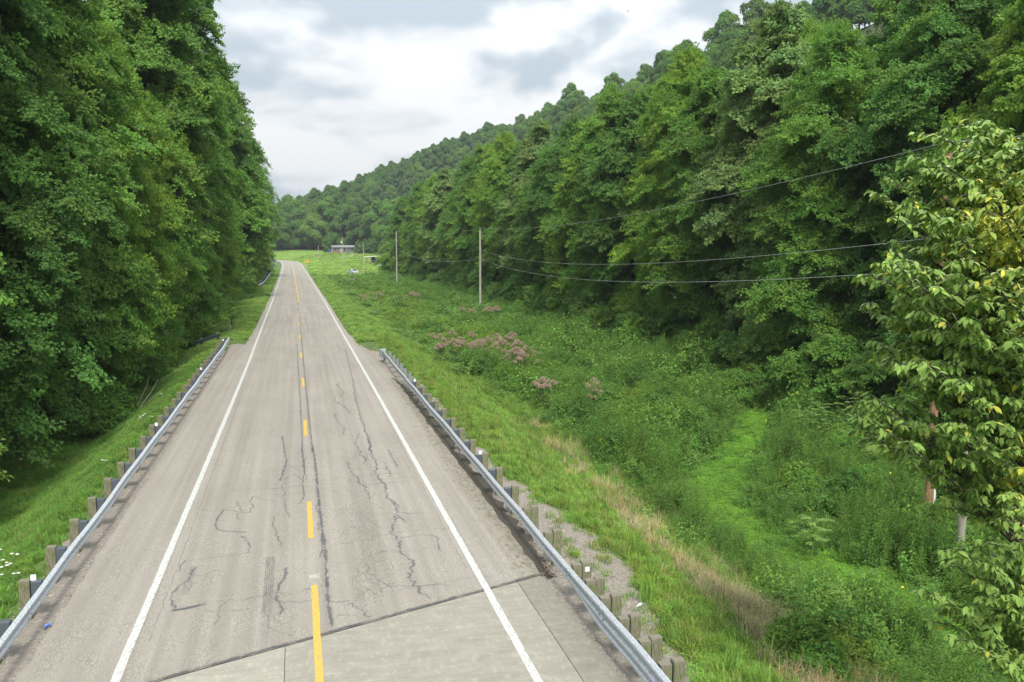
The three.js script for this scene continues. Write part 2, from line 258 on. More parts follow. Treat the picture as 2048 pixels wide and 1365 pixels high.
{
  const grit = tex(256, 256, (x, y) => { const v = 128 + 120 * noise2(x * 0.9, y * 0.9) * 0.6; return [v, v, v]; }, true, false); grit.repeat.set(60, 300);
  const near = sheet(20, 120, (u, v) => { const D0 = lerp(12.4, 70, v), x0 = edgeL(D0), x1 = edgeR(D0), x = lerp(x0, x1, u), D = v === 0 ? joint(x) + 0.012 : Math.max(D0, joint(x) + 0.012 + 0.002 * v); return [x, lerp(0, onRoad(0, D).y, 1) - 0.001, -D]; }, (u, v, q) => [(q[0] + 5.6) / 11.2, (-q[2] - 10) / 60]);
  part('asphalt_surface', near, mat([0.72, 0.71, 0.7], 0.92, { map: roadTexture(-5.6, 5.6, 10, 70, 5, true), bumpMap: grit, bumpScale: 0.006 }), roadGroup);
  // beyond 70 m the strip follows the course
  const start = road.findIndex((r) => -r.p.z >= 70), rows = road.slice(start - 0);
  const first = { p: V(0.29, 0, -70), t: V(0, 0, -1), n: V(1, 0, 0) }; first.p.y = onRoad(0, 70).y; first.p.x = road[start].p.x;
  rows.unshift(first);
  const p = [], uv = [], ix = []; let s = 70;
  rows.forEach((r, j) => { if (j) s += r.p.distanceTo(rows[j - 1].p); for (let i = 0; i <= 6; i++) { const D = -r.p.z, lat = lerp(D < 120 ? edgeL(D) - 0.29 : -4.05 + 0.06 * noise2(s, 1), D < 120 ? edgeR(D) - 0.29 : 3.95 + 0.06 * noise2(s, 9), i / 6); p.push(r.p.x + r.n.x * lat, r.p.y - 0.001, r.p.z + r.n.z * lat); uv.push((lat + 0.29 + 5.6) / 11.2, (s - 70) / 470); } });
  for (let j = 0; j < rows.length - 1; j++) for (let i = 0; i < 6; i++) { const a = j * 7 + i; ix.push(a, a + 1, a + 7, a + 1, a + 8, a + 7); }
  part('asphalt_surface', geoFrom(p, ix, null, uv), mat([0.72, 0.71, 0.7], 0.92, { map: roadTexture(-5.6, 5.6, 70, 540, 6, false) }), roadGroup);
}
// worn paint: flakes of the road showing through
const paintTex = (c, wear, seed) => { const r = rng(seed); return tex(128, 512, (x, y) => { const n = noise2(x * 0.03, y * 0.014 + seed) * 0.5 + noise2(x * 0.1, y * 0.06 + seed) * 0.5 + (r() - 0.5) * 0.45, bare = n > 1.05 - wear, v = (r() - 0.5) * 16; return bare ? [158 + v, 152 + v, 142 + v] : [c[0] + v, c[1] + v, c[2] + v]; }); };
const whiteM = mat([0.7, 0.7, 0.7], 0.8, { map: paintTex([222, 222, 216], 0.62, 3) }), yellowM = mat([0.72, 0.72, 0.72], 0.8, { map: paintTex([228, 187, 84], 0.6, 4) });
function paintStrip(name, lat, s0, s1, w, m, lift = 0.006) {   // a strip of paint along the course, lat metres from its middle
  const p = [], uv = [], ix = [], n = Math.max(2, Math.ceil((s1 - s0) / 0.5)); const r = rng(Math.round(s0 * 10 + lat * 7 + 999));
  for (let j = 0; j <= n; j++) {
    const D = lerp(s0, s1, j / n), f = clamp((D + 12) / 1.0, 0, 1e9); let q;
    if (D < 300) { const k = road.findIndex((z) => -z.p.z >= D), b = road[Math.max(1, k)], a = road[Math.max(0, k - 1)], t = clamp((D + a.p.z) / Math.max(0.01, a.p.z - b.p.z), 0, 1); q = { p: a.p.clone().lerp(b.p, t), n: b.n }; } else { let sum = 0, i = road.findIndex((z) => -z.p.z >= 300); const step = road[1].p.distanceTo(road[0].p); q = road[Math.min(SAMPLES, i + Math.round((D - 300) / step))]; }
    for (const e of [-1, 1]) { const l = lat + e * (w / 2 + (r() - 0.5) * 0.012); p.push(q.p.x + q.n.x * l, q.p.y + lift, q.p.z + q.n.z * l); uv.push((e + 1) / 2 * 0.6, D * 0.45); }
  }
  for (let j = 0; j < n; j++) ix.push(j * 2, j * 2 + 1, j * 2 + 2, j * 2 + 1, j * 2 + 3, j * 2 + 2);
  return part(name, geoFrom(p, ix, null, uv), m, roadGroup);
}
paintStrip('edge_line', -3.51, 8, 430, 0.155, whiteM); paintStrip('edge_line', 3.51, 8, 420, 0.155, whiteM);
paintStrip('lane_dash', -0.12, 8, 17.9, 0.14, yellowM);
for (let D = 20.95; D < 165; D += 12.06) paintStrip('lane_dash', -0.14, D, D + 3.2, 0.135, yellowM);
for (let D = 165; D < 330; D += 12.06) paintStrip('lane_dash', -0.24, D, D + 3.2, 0.135, yellowM);
paintStrip('no_passing_line', 0.02, 118, 410, 0.14, yellowM);

// ---------------------------------------------------------------- concrete approach slab, cast in panels
{
  const conc = (seed, tone) => { const r = rng(seed); const t = tex(512, 1024, (x, y) => { const line = 9 * noise2(y * 0.33, x * 0.006 + seed) + 7 * noise2(y * 0.9, x * 0.02), patch = 12 * fbm(x * 0.012 + seed, y * 0.012, 5) + (noise2(x * 0.05 + seed, y * 0.012) > 0.55 ? 9 : 0), v = 168 + tone + line + patch + (r() - 0.5) * 26; return [v + 3, v - 1, v - 13]; }); t.repeat.set(0.2, 0.2); return t; };
  const slab = new THREE.Group(); slab.name = 'concrete_slab'; slab.userData.kind = 'structure'; tag(slab, 'pale concrete approach slab meeting the asphalt at a skewed joint', 'concrete slab'); scene.add(slab);
  const t1 = conc(2, 8), t2 = conc(7, 0), t3 = conc(9, -14);
  const bands = [[-5.0, -0.42, t1], [-0.406, 4.55, t2], [4.562, 5.16, t3]];
  for (const [a, b, t] of bands) part('concrete_panel', sheet(10, 16, (u, v) => { const x = lerp(a, b, u), D = lerp(4, joint(x) - 0.012, v); return [x, 0.002 - (u === 0 || u === 1 || v === 1 ? 0.006 : 0), -D]; }, (u, v, q) => [q[0], -q[2]]), mat([0.66, 0.65, 0.63], 0.9, { map: t }), slab);
  part('joint_filler', sheet(30, 1, (u, v) => { const x = lerp(-5, 5.2, u); return [x, -0.014, -(joint(x) + lerp(-0.05, 0.05, v))]; }), mat([0.03, 0.03, 0.033], 0.7), slab);
  part('joint_filler', sheet(1, 20, (u, v) => [lerp(-0.43, -0.396, u), -0.012, -lerp(4, joint(-0.41), v)]), mat([0.06, 0.06, 0.06], 0.8), slab);
  part('slab_side', sheet(1, 10, (u, v) => [5.16, lerp(-0.004, -0.2, u), -lerp(4, joint(5.16), v)]), mat([0.2, 0.19, 0.17], 0.9), slab);
}

// ---------------------------------------------------------------- gravel and litter shoulders
const stoneMats = [];
function shoulder(label, a, b, d0, d1, seed) {
  const r = rng(seed), t = tex(512, 512, (x, y) => { const n = fbm(x * 0.02 + seed, y * 0.02, 4), m = noise2(x * 0.16, y * 0.16 + seed), s = r(), v = 148 + 26 * n + 24 * m + (s - 0.5) * 80; return [v + 9, v, v - 11]; });
  t.repeat.set(0.55, 0.55);
  const g = sheet(14, Math.round((d1 - d0) / 0.4), (u, v) => { const D = lerp(d0, d1, v), x = lerp(a(D), b(D), u); return [x, Math.max(ground(x, D), Math.abs(x) < 6 ? -0.045 : -9) + 0.022 * (1 - Math.abs(2 * u - 1) ** 6) + 0.012 * noise2(x * 4, D * 4), -D]; });
  return struct('gravel_shoulder', g, mat([0.8, 0.8, 0.8], 1, { map: t, bumpMap: t, bumpScale: 0.03 }), label);
}
shoulder('brown gravel and leaf litter under the guardrail with the dark spacer blocks', (D) => edgeL(D) - 0.9 - 0.35 * noise2(D * 0.5, 3) - (D > 52 ? 0.2 : 0), (D) => edgeL(D) + 0.03, 13.6, 67, 31);
shoulder('gravel and dark silt under the guardrail that joins the concrete slab', (D) => (D < joint(5.16) ? 5.165 : edgeR(D) - 0.03), (D) => 6.5 + 0.35 * noise2(D * 0.4, 8) + table([[0, -0.1], [12, 0], [14.5, 0.5], [18, 1.0], [22, 0.5], [26, 0], [50, -0.2], [62, -0.8]], D) - (D > 56 ? (D - 56) * 0.14 : 0), 8, 64, 33);

{ // dark silt and rotted leaves washed against the pavement edge
  const r = rng(77), t = tex(512, 512, (x, y) => { const v = 74 + 30 * fbm(x * 0.03, y * 0.03, 4) + 20 * noise2(x * 0.2, y * 0.2) + (r() - 0.5) * 60; return [v + 6, v, v - 10]; }); t.repeat.set(0.9, 0.9);
  const w = (D) => 0.42 * sstep(17.2, 19, D) * (1 - sstep(40, 47, D)) * clamp(0.75 + 0.5 * noise2(D * 0.5, 21) + 0.3 * noise2(D * 2.1, 22) + 0.25 * noise2(D * 6, 23), 0.1, 1.3) + 0.02;
  struct('silt_strip', sheet(6, 90, (u, v) => { const D = lerp(17.3, 47, v), x = edgeR(D) - 0.06 + u * (w(D) + 0.05) + 0.03 * noise2(D * 5, u * 3); return [x, 0.004 + 0.014 * Math.sin(Math.PI * u) + 0.008 * noise2(x * 9, D * 9), -D]; }), mat([0.75, 0.75, 0.75], 1, { map: t, bumpMap: t, bumpScale: 0.03 }), 'dark silt and rotted leaves along the asphalt edge by the meadow guardrail');
}
console.log('roads done');
// ---------------------------------------------------------------- guardrails
const steel = mat([0.64, 0.68, 0.72], 0.42, { metalness: 0.25, map: (() => { const r = rng(8), t = tex(128, 128, (x, y) => { const v = 225 + 22 * noise2(x * 0.06, y * 0.06) + (r() - 0.5) * 22; return [v, v, v]; }); t.repeat.set(1.5, 1.5); return t; })() });
const dullSteel = mat([0.33, 0.37, 0.4], 0.55, { metalness: 0.6 }), boltM = mat([0.16, 0.16, 0.16], 0.5, { metalness: 0.7 }), blockM = mat([0.085, 0.1, 0.12], 0.5), reflM = mat([0.82, 0.84, 0.85], 0.35);
function woodTex(seed, c, moss) { const r = rng(seed); const t = tex(96, 256, (x, y) => { const gr = 26 * noise2(x * 0.22 + seed, y * 0.012) + 12 * noise2(x * 0.7, y * 0.03 + seed), crack = noise2(x * 0.3 + seed * 3, y * 0.008) > 0.72 ? -55 : 0, m = moss * sstep(0.15, 0.7, noise2(x * 0.03 + seed, y * 0.02)), v = gr + crack + (r() - 0.5) * 20; return [c[0] + v - 16 * m, c[1] + v + 4 * m, c[2] + v - 34 * m]; }); t.repeat.set(3, 1.2); return t; }
const woods = [1, 2, 3].map((s) => mat([0.8, 0.8, 0.8], 0.95, { map: woodTex(s, [136, 132, 112], 1) })), oldWoods = [4, 5].map((s) => mat([0.75, 0.75, 0.75], 0.95, { map: woodTex(s, [134, 129, 108], 1) }));
const endGrain = mat([0.19, 0.17, 0.13], 1);
const P0 = [[0.018, 0], [0.03, 0.008], [0.083, 0.048], [0.083, 0.098], [0.006, 0.138], [0.006, 0.172], [0.083, 0.212], [0.083, 0.262], [0.03, 0.302], [0.018, 0.31]];
const WB = [[0.018, 0], [0.03, 0.008], [0.083, 0.048], [0.083, 0.072], [0.082, 0.072], [0.082, 0.074], [0.083, 0.074], [0.083, 0.098], [0.006, 0.138], [0.006, 0.172], [0.083, 0.212], [0.083, 0.262], [0.03, 0.302], [0.018, 0.31]];
const TB = [[0.018, -0.196], [0.03, -0.188], [0.083, -0.148], [0.083, -0.098], [0.006, -0.058], [0.006, -0.024], [0.083, 0.016], [0.083, 0.066], [0.006, 0.106], [0.006, 0.14], [0.083, 0.212], [0.083, 0.262], [0.03, 0.302], [0.018, 0.31]];
function sweep(rings) {   // rings of the same number of points, each a list of Vector3; closed loop, flat shaded
  const p = [], uv = [], m = rings[0].length, q = (a, b, c, d, s) => { for (const z of [a, b, c, b, d, c]) { p.push(z.x, z.y, z.z); uv.push(z.z + z.x, z.y * 2); } };
  for (let j = 0; j < rings.length - 1; j++) for (let k = 0; k < m; k++) q(rings[j][k], rings[j][(k + 1) % m], rings[j + 1][k], rings[j + 1][(k + 1) % m]);
  for (const e of [0, rings.length - 1]) for (let k = 0; k < m / 2 - 1; k++) q(rings[e][k], rings[e][k + 1], rings[e][m - 1 - k], rings[e][m - 2 - k]);
  return geoFrom(p, null, null, uv);
}
// ring of a beam at a place: p = back face at the beam's lower edge, s = unit vector towards the traffic
const beamRing = (prof, p, s) => { const f = prof.map(([u, v]) => V(p.x + s.x * u, p.y + v, p.z + s.z * u)), b = prof.map(([u, v]) => V(p.x + s.x * (u - 0.005), p.y + v, p.z + s.z * (u - 0.005))).reverse(); return [...f, ...b]; };
const boltG = new THREE.CylinderGeometry(0.016, 0.016, 0.014, 7); boltG.rotateZ(Math.PI / 2);
function splice(o, x, y, D, sx) { for (const v of [0.074, 0.236]) for (const d of [-0.1, 0.1]) for (const h of [-0.022, 0.022]) { const b = part('bolt', boltG, boltM, o); b.position.set(x + sx * 0.086, y + v + h, -D + d); } }
const postG = chamferBox(0.2, 1.5, 0.15, 0.008, 0, -0.75, 0), blockG = chamferBox(0.19, 0.36, 0.15, 0.006, 0, -0.18, 0), capG = box(0.186, 0.006, 0.146), postCap = box(0.18, 0.006, 0.13), reflG = box(0.012, 0.1, 0.1), steelPostG = mergeGeometries([box(0.008, 1.6, 0.1, -0.07, 0, 0), box(0.008, 1.6, 0.1, 0.07, 0, 0), box(0.14, 1.6, 0.007)].map((g) => g.toNonIndexed()));
function postPair(o, x, y, D, sx, k, style) {   // post behind, spacer block in front; y = height of the top
  const r = rng(Math.round(D * 31) + (sx > 0 ? 7 : 0));
  const tilt = (r() - 0.5) * 0.05, dy = (r() - 0.5) * 0.03;
  if (style === 'steel') { const m = part('post', steelPostG, dullSteel, o); m.position.set(x - sx * 0.28, y - 0.75 + dy, -D); const b = part('spacer_block', blockG, woods[k % 3], o); b.position.set(x - sx * 0.105, y - 0.24, -D); return; }
  const m = part('post', postG, style === 'dark' && sx > 0 ? oldWoods[k % 2] : woods[k % 3], o); m.position.set(x - sx * 0.31, y - 0.72 + dy, -D); m.rotation.z = tilt; m.rotation.y = (r() - 0.5) * 0.12;
  const c = part('post_top', postCap, endGrain, m); c.position.y = 0.752;
  const b = part('spacer_block', blockG, style === 'dark' ? blockM : woods[(k + 1) % 3], o); b.position.set(x - sx * 0.1, y - 0.19 + dy * 0.4, -D); b.rotation.y = (r() - 0.5) * 0.06;
  if (style !== 'dark') part('block_top', capG, endGrain, b).position.y = 0.181;
  if (style === 'wood' && Math.abs(D - 15.7) < 0.3 || style === 'dark' && k % 8 === 3) { const f = part('reflector', style === 'dark' ? box(0.1, 0.12, 0.012) : box(0.1, 0.1, 0.012), reflM, o); f.position.set(style === 'dark' ? x - sx * 0.16 : x - sx * 0.31, style === 'dark' ? y + 0.05 : y - 0.12, -D + (style === 'dark' ? 0 : 0.083)); }
}
{ // along the lane on the side of the steep grass bank
  const o = thing('guardrail', 'galvanised guardrail on wooden posts with dark spacer blocks above the steep grass bank', 'guardrail'), X = -5.13;
  const ends = []; for (let D = 65.4; D > 4; D -= 3.76) ends.push(D);
  const yb = (D) => 0.42 + 0.012 * noise2(D * 0.15, 4), xb = (D) => X + 0.02 * noise2(D * 0.2, 9) - (D > 58 ? (D - 58) * 0.012 : 0);
  for (let i = 0; i < ends.length - 1; i++) { const rings = []; for (let k = 0; k <= 4; k++) { const D = lerp(ends[i] + 0.12, ends[i + 1] - 0.12, k / 4); rings.push(beamRing(P0, V(xb(D) + (i % 2) * 0.006, yb(D), -D), V(1, 0, 0))); } part('rail_panel', sweep(rings), steel, o); if (i) splice(o, xb(ends[i]), yb(ends[i]), ends[i], 1); }
  let k = 0; for (let D = 12.05; D < 65; D += 1.87, k++) postPair(o, xb(D), 0.79, D, 1, k, 'dark');
}
{ // on the meadow side: plain beam with an end head, turning into a deeper three-wave beam at the slab
  const o = thing('guardrail', 'galvanised guardrail from its square end head to the deeper beam beside the concrete slab', 'guardrail'), X = 5.39;
  const yb = (D) => 0.42 + 0.012 * noise2(D * 0.15, 14) + (D < 15 ? 0.05 * sstep(15.6, 13.6, D) : 0), xb = (D) => X + 0.02 * noise2(D * 0.2, 19);
  const s = V(-1, 0, 0), ends = []; for (let D = 53.4; D > 15.7; D -= 3.76) ends.push(D); ends[ends.length - 1] = 15.7;
  for (let i = 0; i < ends.length - 1; i++) { const rings = []; for (let k = 0; k <= 4; k++) { const D = lerp(ends[i] + 0.12, ends[i + 1] - 0.12, k / 4); rings.push(beamRing(P0, V(xb(D) - (i % 2) * 0.006, yb(D), -D), s)); } part('rail_panel', sweep(rings), steel, o); if (i) splice(o, xb(ends[i]), yb(ends[i]), ends[i], -1); }
  const rings = []; for (let k = 0; k <= 8; k++) { const t = k / 8, D = lerp(15.8, 13.6, t), m = sstep(0.1, 0.95, t); rings.push(beamRing(WB.map(([u, v], n) => [lerp(u, TB[n][0], m), lerp(v, TB[n][1], m)]), V(xb(D) - 0.004, yb(D), -D), s)); }
  part('transition_panel', sweep(rings), steel, o); splice(o, xb(15.7), yb(15.7), 15.7, -1);
  const three = []; for (let k = 0; k <= 6; k++) { const D = lerp(13.8, 4, k / 6); three.push(beamRing(TB, V(xb(D) - 0.01, yb(D), -D), s)); } part('rail_panel', sweep(three), steel, o); splice(o, xb(13.7), yb(13.7), 13.7, -1);
  let k = 0; for (const D of [19.6, 17.7, 15.7, 14.85, 14.0, 13.1, 12.2, 11.4, 10.5]) postPair(o, xb(D), 0.81, D, -1, k++, 'wood');
  for (let D = 21.5; D < 41; D += 1.9) postPair(o, xb(D), 0.8, D, -1, k++, 'dark');
  for (let D = 41.4; D < 53; D += 1.9) postPair(o, xb(D), 0.78, D, -1, k++, 'steel');
  const h = part('end_head', mergeGeometries([chamferBox(0.4, 0.5, 0.5, 0.02), box(0.14, 0.34, 0.9, 0, 0.26, 0.66), box(0.46, 0.08, 0.06, 0, 0.46, -0.24)].map((g) => { const n = g.index ? g.toNonIndexed() : g; for (const a of Object.keys(n.attributes)) if (!['position', 'normal', 'uv'].includes(a)) n.deleteAttribute(a); return n; })), dullSteel, o); h.position.set(X - 0.06, 0.34, -54.1);
  const fp = part('post', steelPostG, dullSteel, o); fp.position.set(X + 0.02, -0.1, -54.0);
}
{ // the old rail that turns away from the road
  const a = hit(400, 697), b = hit(452, 668), o = thing('guardrail', 'short dark guardrail stub on one wooden post, turned away from the road into the grass', 'guardrail');
  const A = V(a.x - 0.5, a.y + 0.25, -a.D + 0.1), B = V(-6.2, b.y + 0.35, -Math.min(b.D, 70)), d = B.clone().sub(A).setY(0).normalize(), s = V(-d.z, 0, d.x);
  const dark = mat([0.07, 0.1, 0.11], 0.6, { metalness: 0.5 });
  part('rail_panel', sweep([0, 0.25, 0.5, 0.75, 1].map((t) => beamRing(P0, A.clone().lerp(B, t), s))), dark, o);
  const p = part('post', postG, oldWoods[0], o); const q = A.clone().lerp(B, 0.3); p.position.set(q.x - s.x * 0.14, q.y - 0.38, q.z - s.z * 0.14);
  const p2 = part('post', postG, oldWoods[1], o); const q2 = A.clone().lerp(B, 0.9); p2.position.set(q2.x - s.x * 0.14, q2.y - 0.3, q2.z - s.z * 0.14);
}
{ // far rail on the outside of the bend
  const o = thing('guardrail', 'long guardrail curving along the far bend, orange marker at its end', 'guardrail'), rows = road.filter((r) => -r.p.z > 152 && (r.p.x > -24 || -r.p.z < 400)), L = rows.map((r) => r.p.clone().addScaledVector(r.n, -6.25 - 0.5 * sstep(175, 155, -r.p.z)).setY(r.p.y + 0.36));
  for (let i = 0; i < L.length - 4; i += 4) part('rail_panel', sweep([0, 1, 2, 3, 4].map((k) => beamRing(P0, L[i + k], rows[i + k].n))), steel, o);
  const pg = chamferBox(0.18, 1.2, 0.15, 0.008, 0, -0.7, 0);
  for (let i = 0; i < L.length; i += 2) { const p = part('post', pg, blockM, o); p.position.copy(L[i]).addScaledVector(rows[i].n, -0.14); p.position.y += 0.28; }
  const e = part('end_marker', box(0.5, 0.62, 0.03), mat([0.75, 0.27, 0.02], 0.6), o); e.position.copy(L[0]); e.position.y += 0.12; e.position.z += 0.15; e.position.x += 0.05;
}

// ---------------------------------------------------------------- utility poles and wires
const poleTex = (seed, c) => { const r = rng(seed); const t = tex(64, 512, (x, y) => { const v = 20 * noise2(x * 0.35 + seed, y * 0.01) + 10 * noise2(x * 0.8, y * 0.05) + (noise2(x * 0.4, y * 0.006 + seed) > 0.75 ? -40 : 0) + (r() - 0.5) * 18; return [c[0] + v, c[1] + v, c[2] + v]; }); t.repeat.set(1, 0.3); return t; };
const greyPole = mat([0.85, 0.85, 0.85], 0.95, { map: poleTex(3, [176, 172, 160]) }), brownPole = mat([0.8, 0.8, 0.8], 0.95, { map: poleTex(5, [158, 122, 92]) }), paleP = mat([0.8, 0.8, 0.8], 0.95, { map: poleTex(6, [164, 158, 146]) });
function pole(label, x, D, top, r0, m, extra) {
  const y = ground(x, D) - 0.3, o = thing('utility_pole', label, 'utility pole', [x, y, -D], 'utility poles along the meadow'), H = top - y;
  part('shaft', tube([V(0, 0, 0), V(0.01, H * 0.35, 0), V(0.02, H * 0.7, 0.01), V(0.02, H, 0)], [r0, r0 * 0.9, r0 * 0.78, r0 * 0.68], 12), m, o);
  part('insulator', new THREE.LatheGeometry([[0.001, 0.32], [0.05, 0.3], [0.03, 0.2], [0.055, 0.17], [0.03, 0.08], [0.02, 0], [0.001, 0]].map(([a, b]) => new THREE.Vector2(a, b)), 8), mat([0.45, 0.43, 0.4], 0.4), o).position.set(0.02, H - 0.02, 0);
  part('pole_bracket', box(0.06, 0.16, 0.34, r0 * 0.6, H * 0.74, 0), dullSteel, o);
  if (extra) extra(o, H, y);
  return { x, D, top };
}
const q0 = atD(1857, 1010, 21.3), q1 = atD(1922, 1075, 19.2);
const p0 = pole('brown wooden utility pole with a white conduit behind the yellowing tree', q0.x, 21.3, 10.35, 0.14, brownPole, (o, H, y) => { part('conduit', tube([V(0.19, 0.2, 0.02), V(0.19, 3.2 + (-y - 2.0), 0.02)], 0.045, 8), mat([0.72, 0.75, 0.78], 0.5), o); });
pole('pale grey weathered utility pole half hidden by the yellowing tree', q1.x, 19.2, 8.0, 0.125, paleP);
const p1 = pole('grey utility pole rising from pink flowers in the meadow', 21.7, 98.6, 9.75, 0.16, greyPole), p2 = pole('grey utility pole at the meadow edge beside the pale green shrub', 20.3, 174, 11.1, 0.17, greyPole), p3 = pole('thin grey utility pole in front of the open shed', 19.3, 250, 9.2, 0.15, greyPole);
const p4 = pole('utility pole with a transformer can in front of the long house', 17.2, 325, 12.0, 0.16, greyPole, (o, H) => part('transformer', new THREE.CylinderGeometry(0.28, 0.28, 0.9, 12).translate(-0.42, H - 1.7, 0), mat([0.55, 0.57, 0.58], 0.5), o));
const p5 = pole('short distant utility pole on the lawn beyond the orange sign', 9.6, 388, 9.1, 0.15, greyPole);
const wireM = mat([0.42, 0.44, 0.44], 0.6);
function wire(label, a, ya, b, yb, sag, r = 0.006) { const L = []; for (let i = 0; i <= 28; i++) { const t = i / 28; L.push(V(lerp(a.x, b.x, t), lerp(ya, yb, t) - sag * 4 * t * (1 - t), -lerp(a.D, b.D, t))); } const m = new THREE.Mesh(tube(L, r, 4, false), wireM); m.name = numbered('power_wire'); scene.add(tag(m, label, 'wire', 'overhead wires between the poles')); }
const top = (p) => p.top + 0.28;
wire('topmost wire sagging from the brown pole to the pole among pink flowers', p0, top(p0), p1, top(p1), 1.0); wire('upper communication wire from the brown pole to the pole among pink flowers', p0, 7.75, p1, 7.3, 1.25, 0.007); wire('lowest wire from the brown pole to the pole among pink flowers', p0, 6.75, p1, 6.25, 1.35, 0.008);
wire('topmost wire from the pole among pink flowers to the next pole', p1, top(p1), p2, top(p2), 0.9); wire('lower wire from the pole among pink flowers to the next pole', p1, 6.3, p2, 7.6, 1.3, 0.012);
wire('topmost wire to the pole before the open shed', p2, top(p2), p3, top(p3), 0.9); wire('wire from the shed pole to the transformer pole', p3, top(p3), p4, top(p4), 0.9); wire('far wire from the transformer pole to the short pole', p4, top(p4), p5, top(p5), 0.7);
{ const o = p0, far = { x: 26, D: -30 }; wire('topmost wire running from the brown pole past the yellowing tree', o, top(o), far, 10.8, 0.8); }

console.log('poles done');
//@@PART3
// ---------------------------------------------------------------- foliage kit
// a leaf is two triangles folded along its midrib; a spray is a lens-shaped mass of leaves about two metres across, instanced through a crown
function addLeaf(P, C, b, d, up, L, W, col) {
  const s = V(0, 0, 0).crossVectors(d, up).normalize(), n = V(0, 0, 0).crossVectors(s, d).normalize();
  const m = b.clone().addScaledVector(d, L * 0.45), tip = b.clone().addScaledVector(d, L).addScaledVector(n, -L * 0.12), l = m.clone().addScaledVector(s, W / 2).addScaledVector(n, W * 0.14), r = m.clone().addScaledVector(s, -W / 2).addScaledVector(n, W * 0.14);
  for (const q of [b, l, tip, b, tip, r]) { P.push(q.x, q.y, q.z); C.push(...col); }
}
function sprayGeo(n, L, W, seed, { thick = 0.3, droop = 0.35, tilt = 0.75, spread = 1, twigs = 26 } = {}) {
  const r = rng(seed), P = [], C = [], tips = [];
  for (let i = 0; i < twigs; i++) { const a = i * 2.399 + r() * 0.6, q = Math.sqrt((i + 0.5) / twigs) * spread; tips.push({ p: V(Math.cos(a) * q, -droop * q * q + (r() - 0.35) * thick, Math.sin(a) * q), o: V(Math.cos(a), -0.25, Math.sin(a)) }); }
  for (let i = 0; i < n; i++) {
    const t = tips[i % twigs], back = r() * 0.42, side = V(r() - 0.5, (r() - 0.5) * 0.5, r() - 0.5).multiplyScalar(0.26);
    const b = t.p.clone().addScaledVector(t.o, -back).add(side), d = t.o.clone().multiplyScalar(0.7).add(V(r() - 0.5, (r() - 0.62) * 0.9, r() - 0.5).multiplyScalar(1.5)).normalize(), up = V((r() - 0.5) * tilt * 2, 1, (r() - 0.5) * tilt * 2).normalize();
    const v = 0.78 + r() * 0.44, y = r() * 0.22, s = 0.7 + r() * 0.6;
    addLeaf(P, C, b, d, up, L * s, W * s, [v * (0.92 + y), v, v * (1 - y)]);
  }
  const g = new THREE.BufferGeometry(); g.setAttribute('position', new THREE.Float32BufferAttribute(P, 3)); g.setAttribute('color', new THREE.Float32BufferAttribute(C, 3)); g.computeVertexNormals(); return g;
}
function frondGeo(n, L, W, seed, { droop = 0.22, thick = 0.16, tilt = 0.8, wide = 0.8 } = {}) {   // a branch end: side twigs along an axis (+z), narrowing to the tip
  const r = rng(seed), P = [], C = [], twigs = 22;
  for (let i = 0; i < n; i++) {
    const k = i % twigs, s = -0.55 + 1.5 * (k + 0.5 * r()) / twigs, side = k % 2 ? 1 : -1, tw = wide * (1 - 0.75 * Math.pow((s + 0.55) / 1.5, 1.3)) * (0.65 + 0.5 * ((k * 7.31) % 1)), u = Math.pow(r(), 0.7), x = side * u * tw, z = s + u * tw * 0.75;
    const lift = 0.12 * Math.sin(k * 2.1), b = V(x + (r() - 0.5) * 0.12, lift - droop * (x * x + 0.35 * z * z) + (r() - 0.5) * thick, z + (r() - 0.5) * 0.12);
    const d = V(side * 0.55 + (r() - 0.5) * 1.3, -0.3 + (r() - 0.5) * 0.8, 0.6 + (r() - 0.5) * 1.3).normalize(), up = V((r() - 0.5) * tilt * 2, 1, (r() - 0.5) * tilt * 2).normalize(), v = 0.76 + r() * 0.48, y = r() * 0.22, q = 0.7 + r() * 0.6;
    addLeaf(P, C, b, d, up, L * q, W * q, [v * (0.92 + y), v, v * (1 - y)]);
  }
  const g = new THREE.BufferGeometry(); g.setAttribute('position', new THREE.Float32BufferAttribute(P, 3)); g.setAttribute('color', new THREE.Float32BufferAttribute(C, 3)); g.computeVertexNormals(); return g;
}
const leafMat = (c, tr = 0.42) => new THREE.MeshPhysicalMaterial({ color: new THREE.Color(...c), roughness: 1, transmission: tr, thickness: 0, specularIntensity: 0.5, vertexColors: true, side: THREE.DoubleSide });
const feathered = (g, n, L, W, seed, tips = 4) => { const r = rng(seed), gs = [g]; for (let k = 0; k < tips; k++) { const f = frondGeo(n, L / 0.62, W / 0.62, seed + k, { wide: 0.62 }); f.scale(0.62, 0.62, 0.62); f.rotateX(-0.25 - 0.5 * r()); f.rotateY(k * 6.283 / tips + r()); const a = k * 6.283 / tips + r() * 0.3; f.translate(Math.sin(a) * 0.6, -0.05 + 0.2 * r(), Math.cos(a) * 0.6); gs.push(f); } return mergeGeometries(gs); };
const SPRAY = { big: feathered(sprayGeo(210, 0.2, 0.17, 1, { thick: 0.3, spread: 0.85, tilt: 0.9 }), 40, 0.2, 0.17, 31), maple: feathered(sprayGeo(260, 0.165, 0.125, 2, { thick: 0.3, droop: 0.3, spread: 0.85, tilt: 0.9 }), 48, 0.165, 0.125, 41), fine: feathered(sprayGeo(290, 0.15, 0.09, 3, { thick: 0.36, droop: 0.4, tilt: 1.0, spread: 0.85 }), 56, 0.15, 0.09, 51, 5), mound: sprayGeo(400, 0.16, 0.11, 3, { thick: 0.42, droop: 0.45, tilt: 1.0 }), far: sprayGeo(200, 0.27, 0.21, 4, { thick: 0.5, droop: 0.5, tilt: 1.0, twigs: 20 }) };
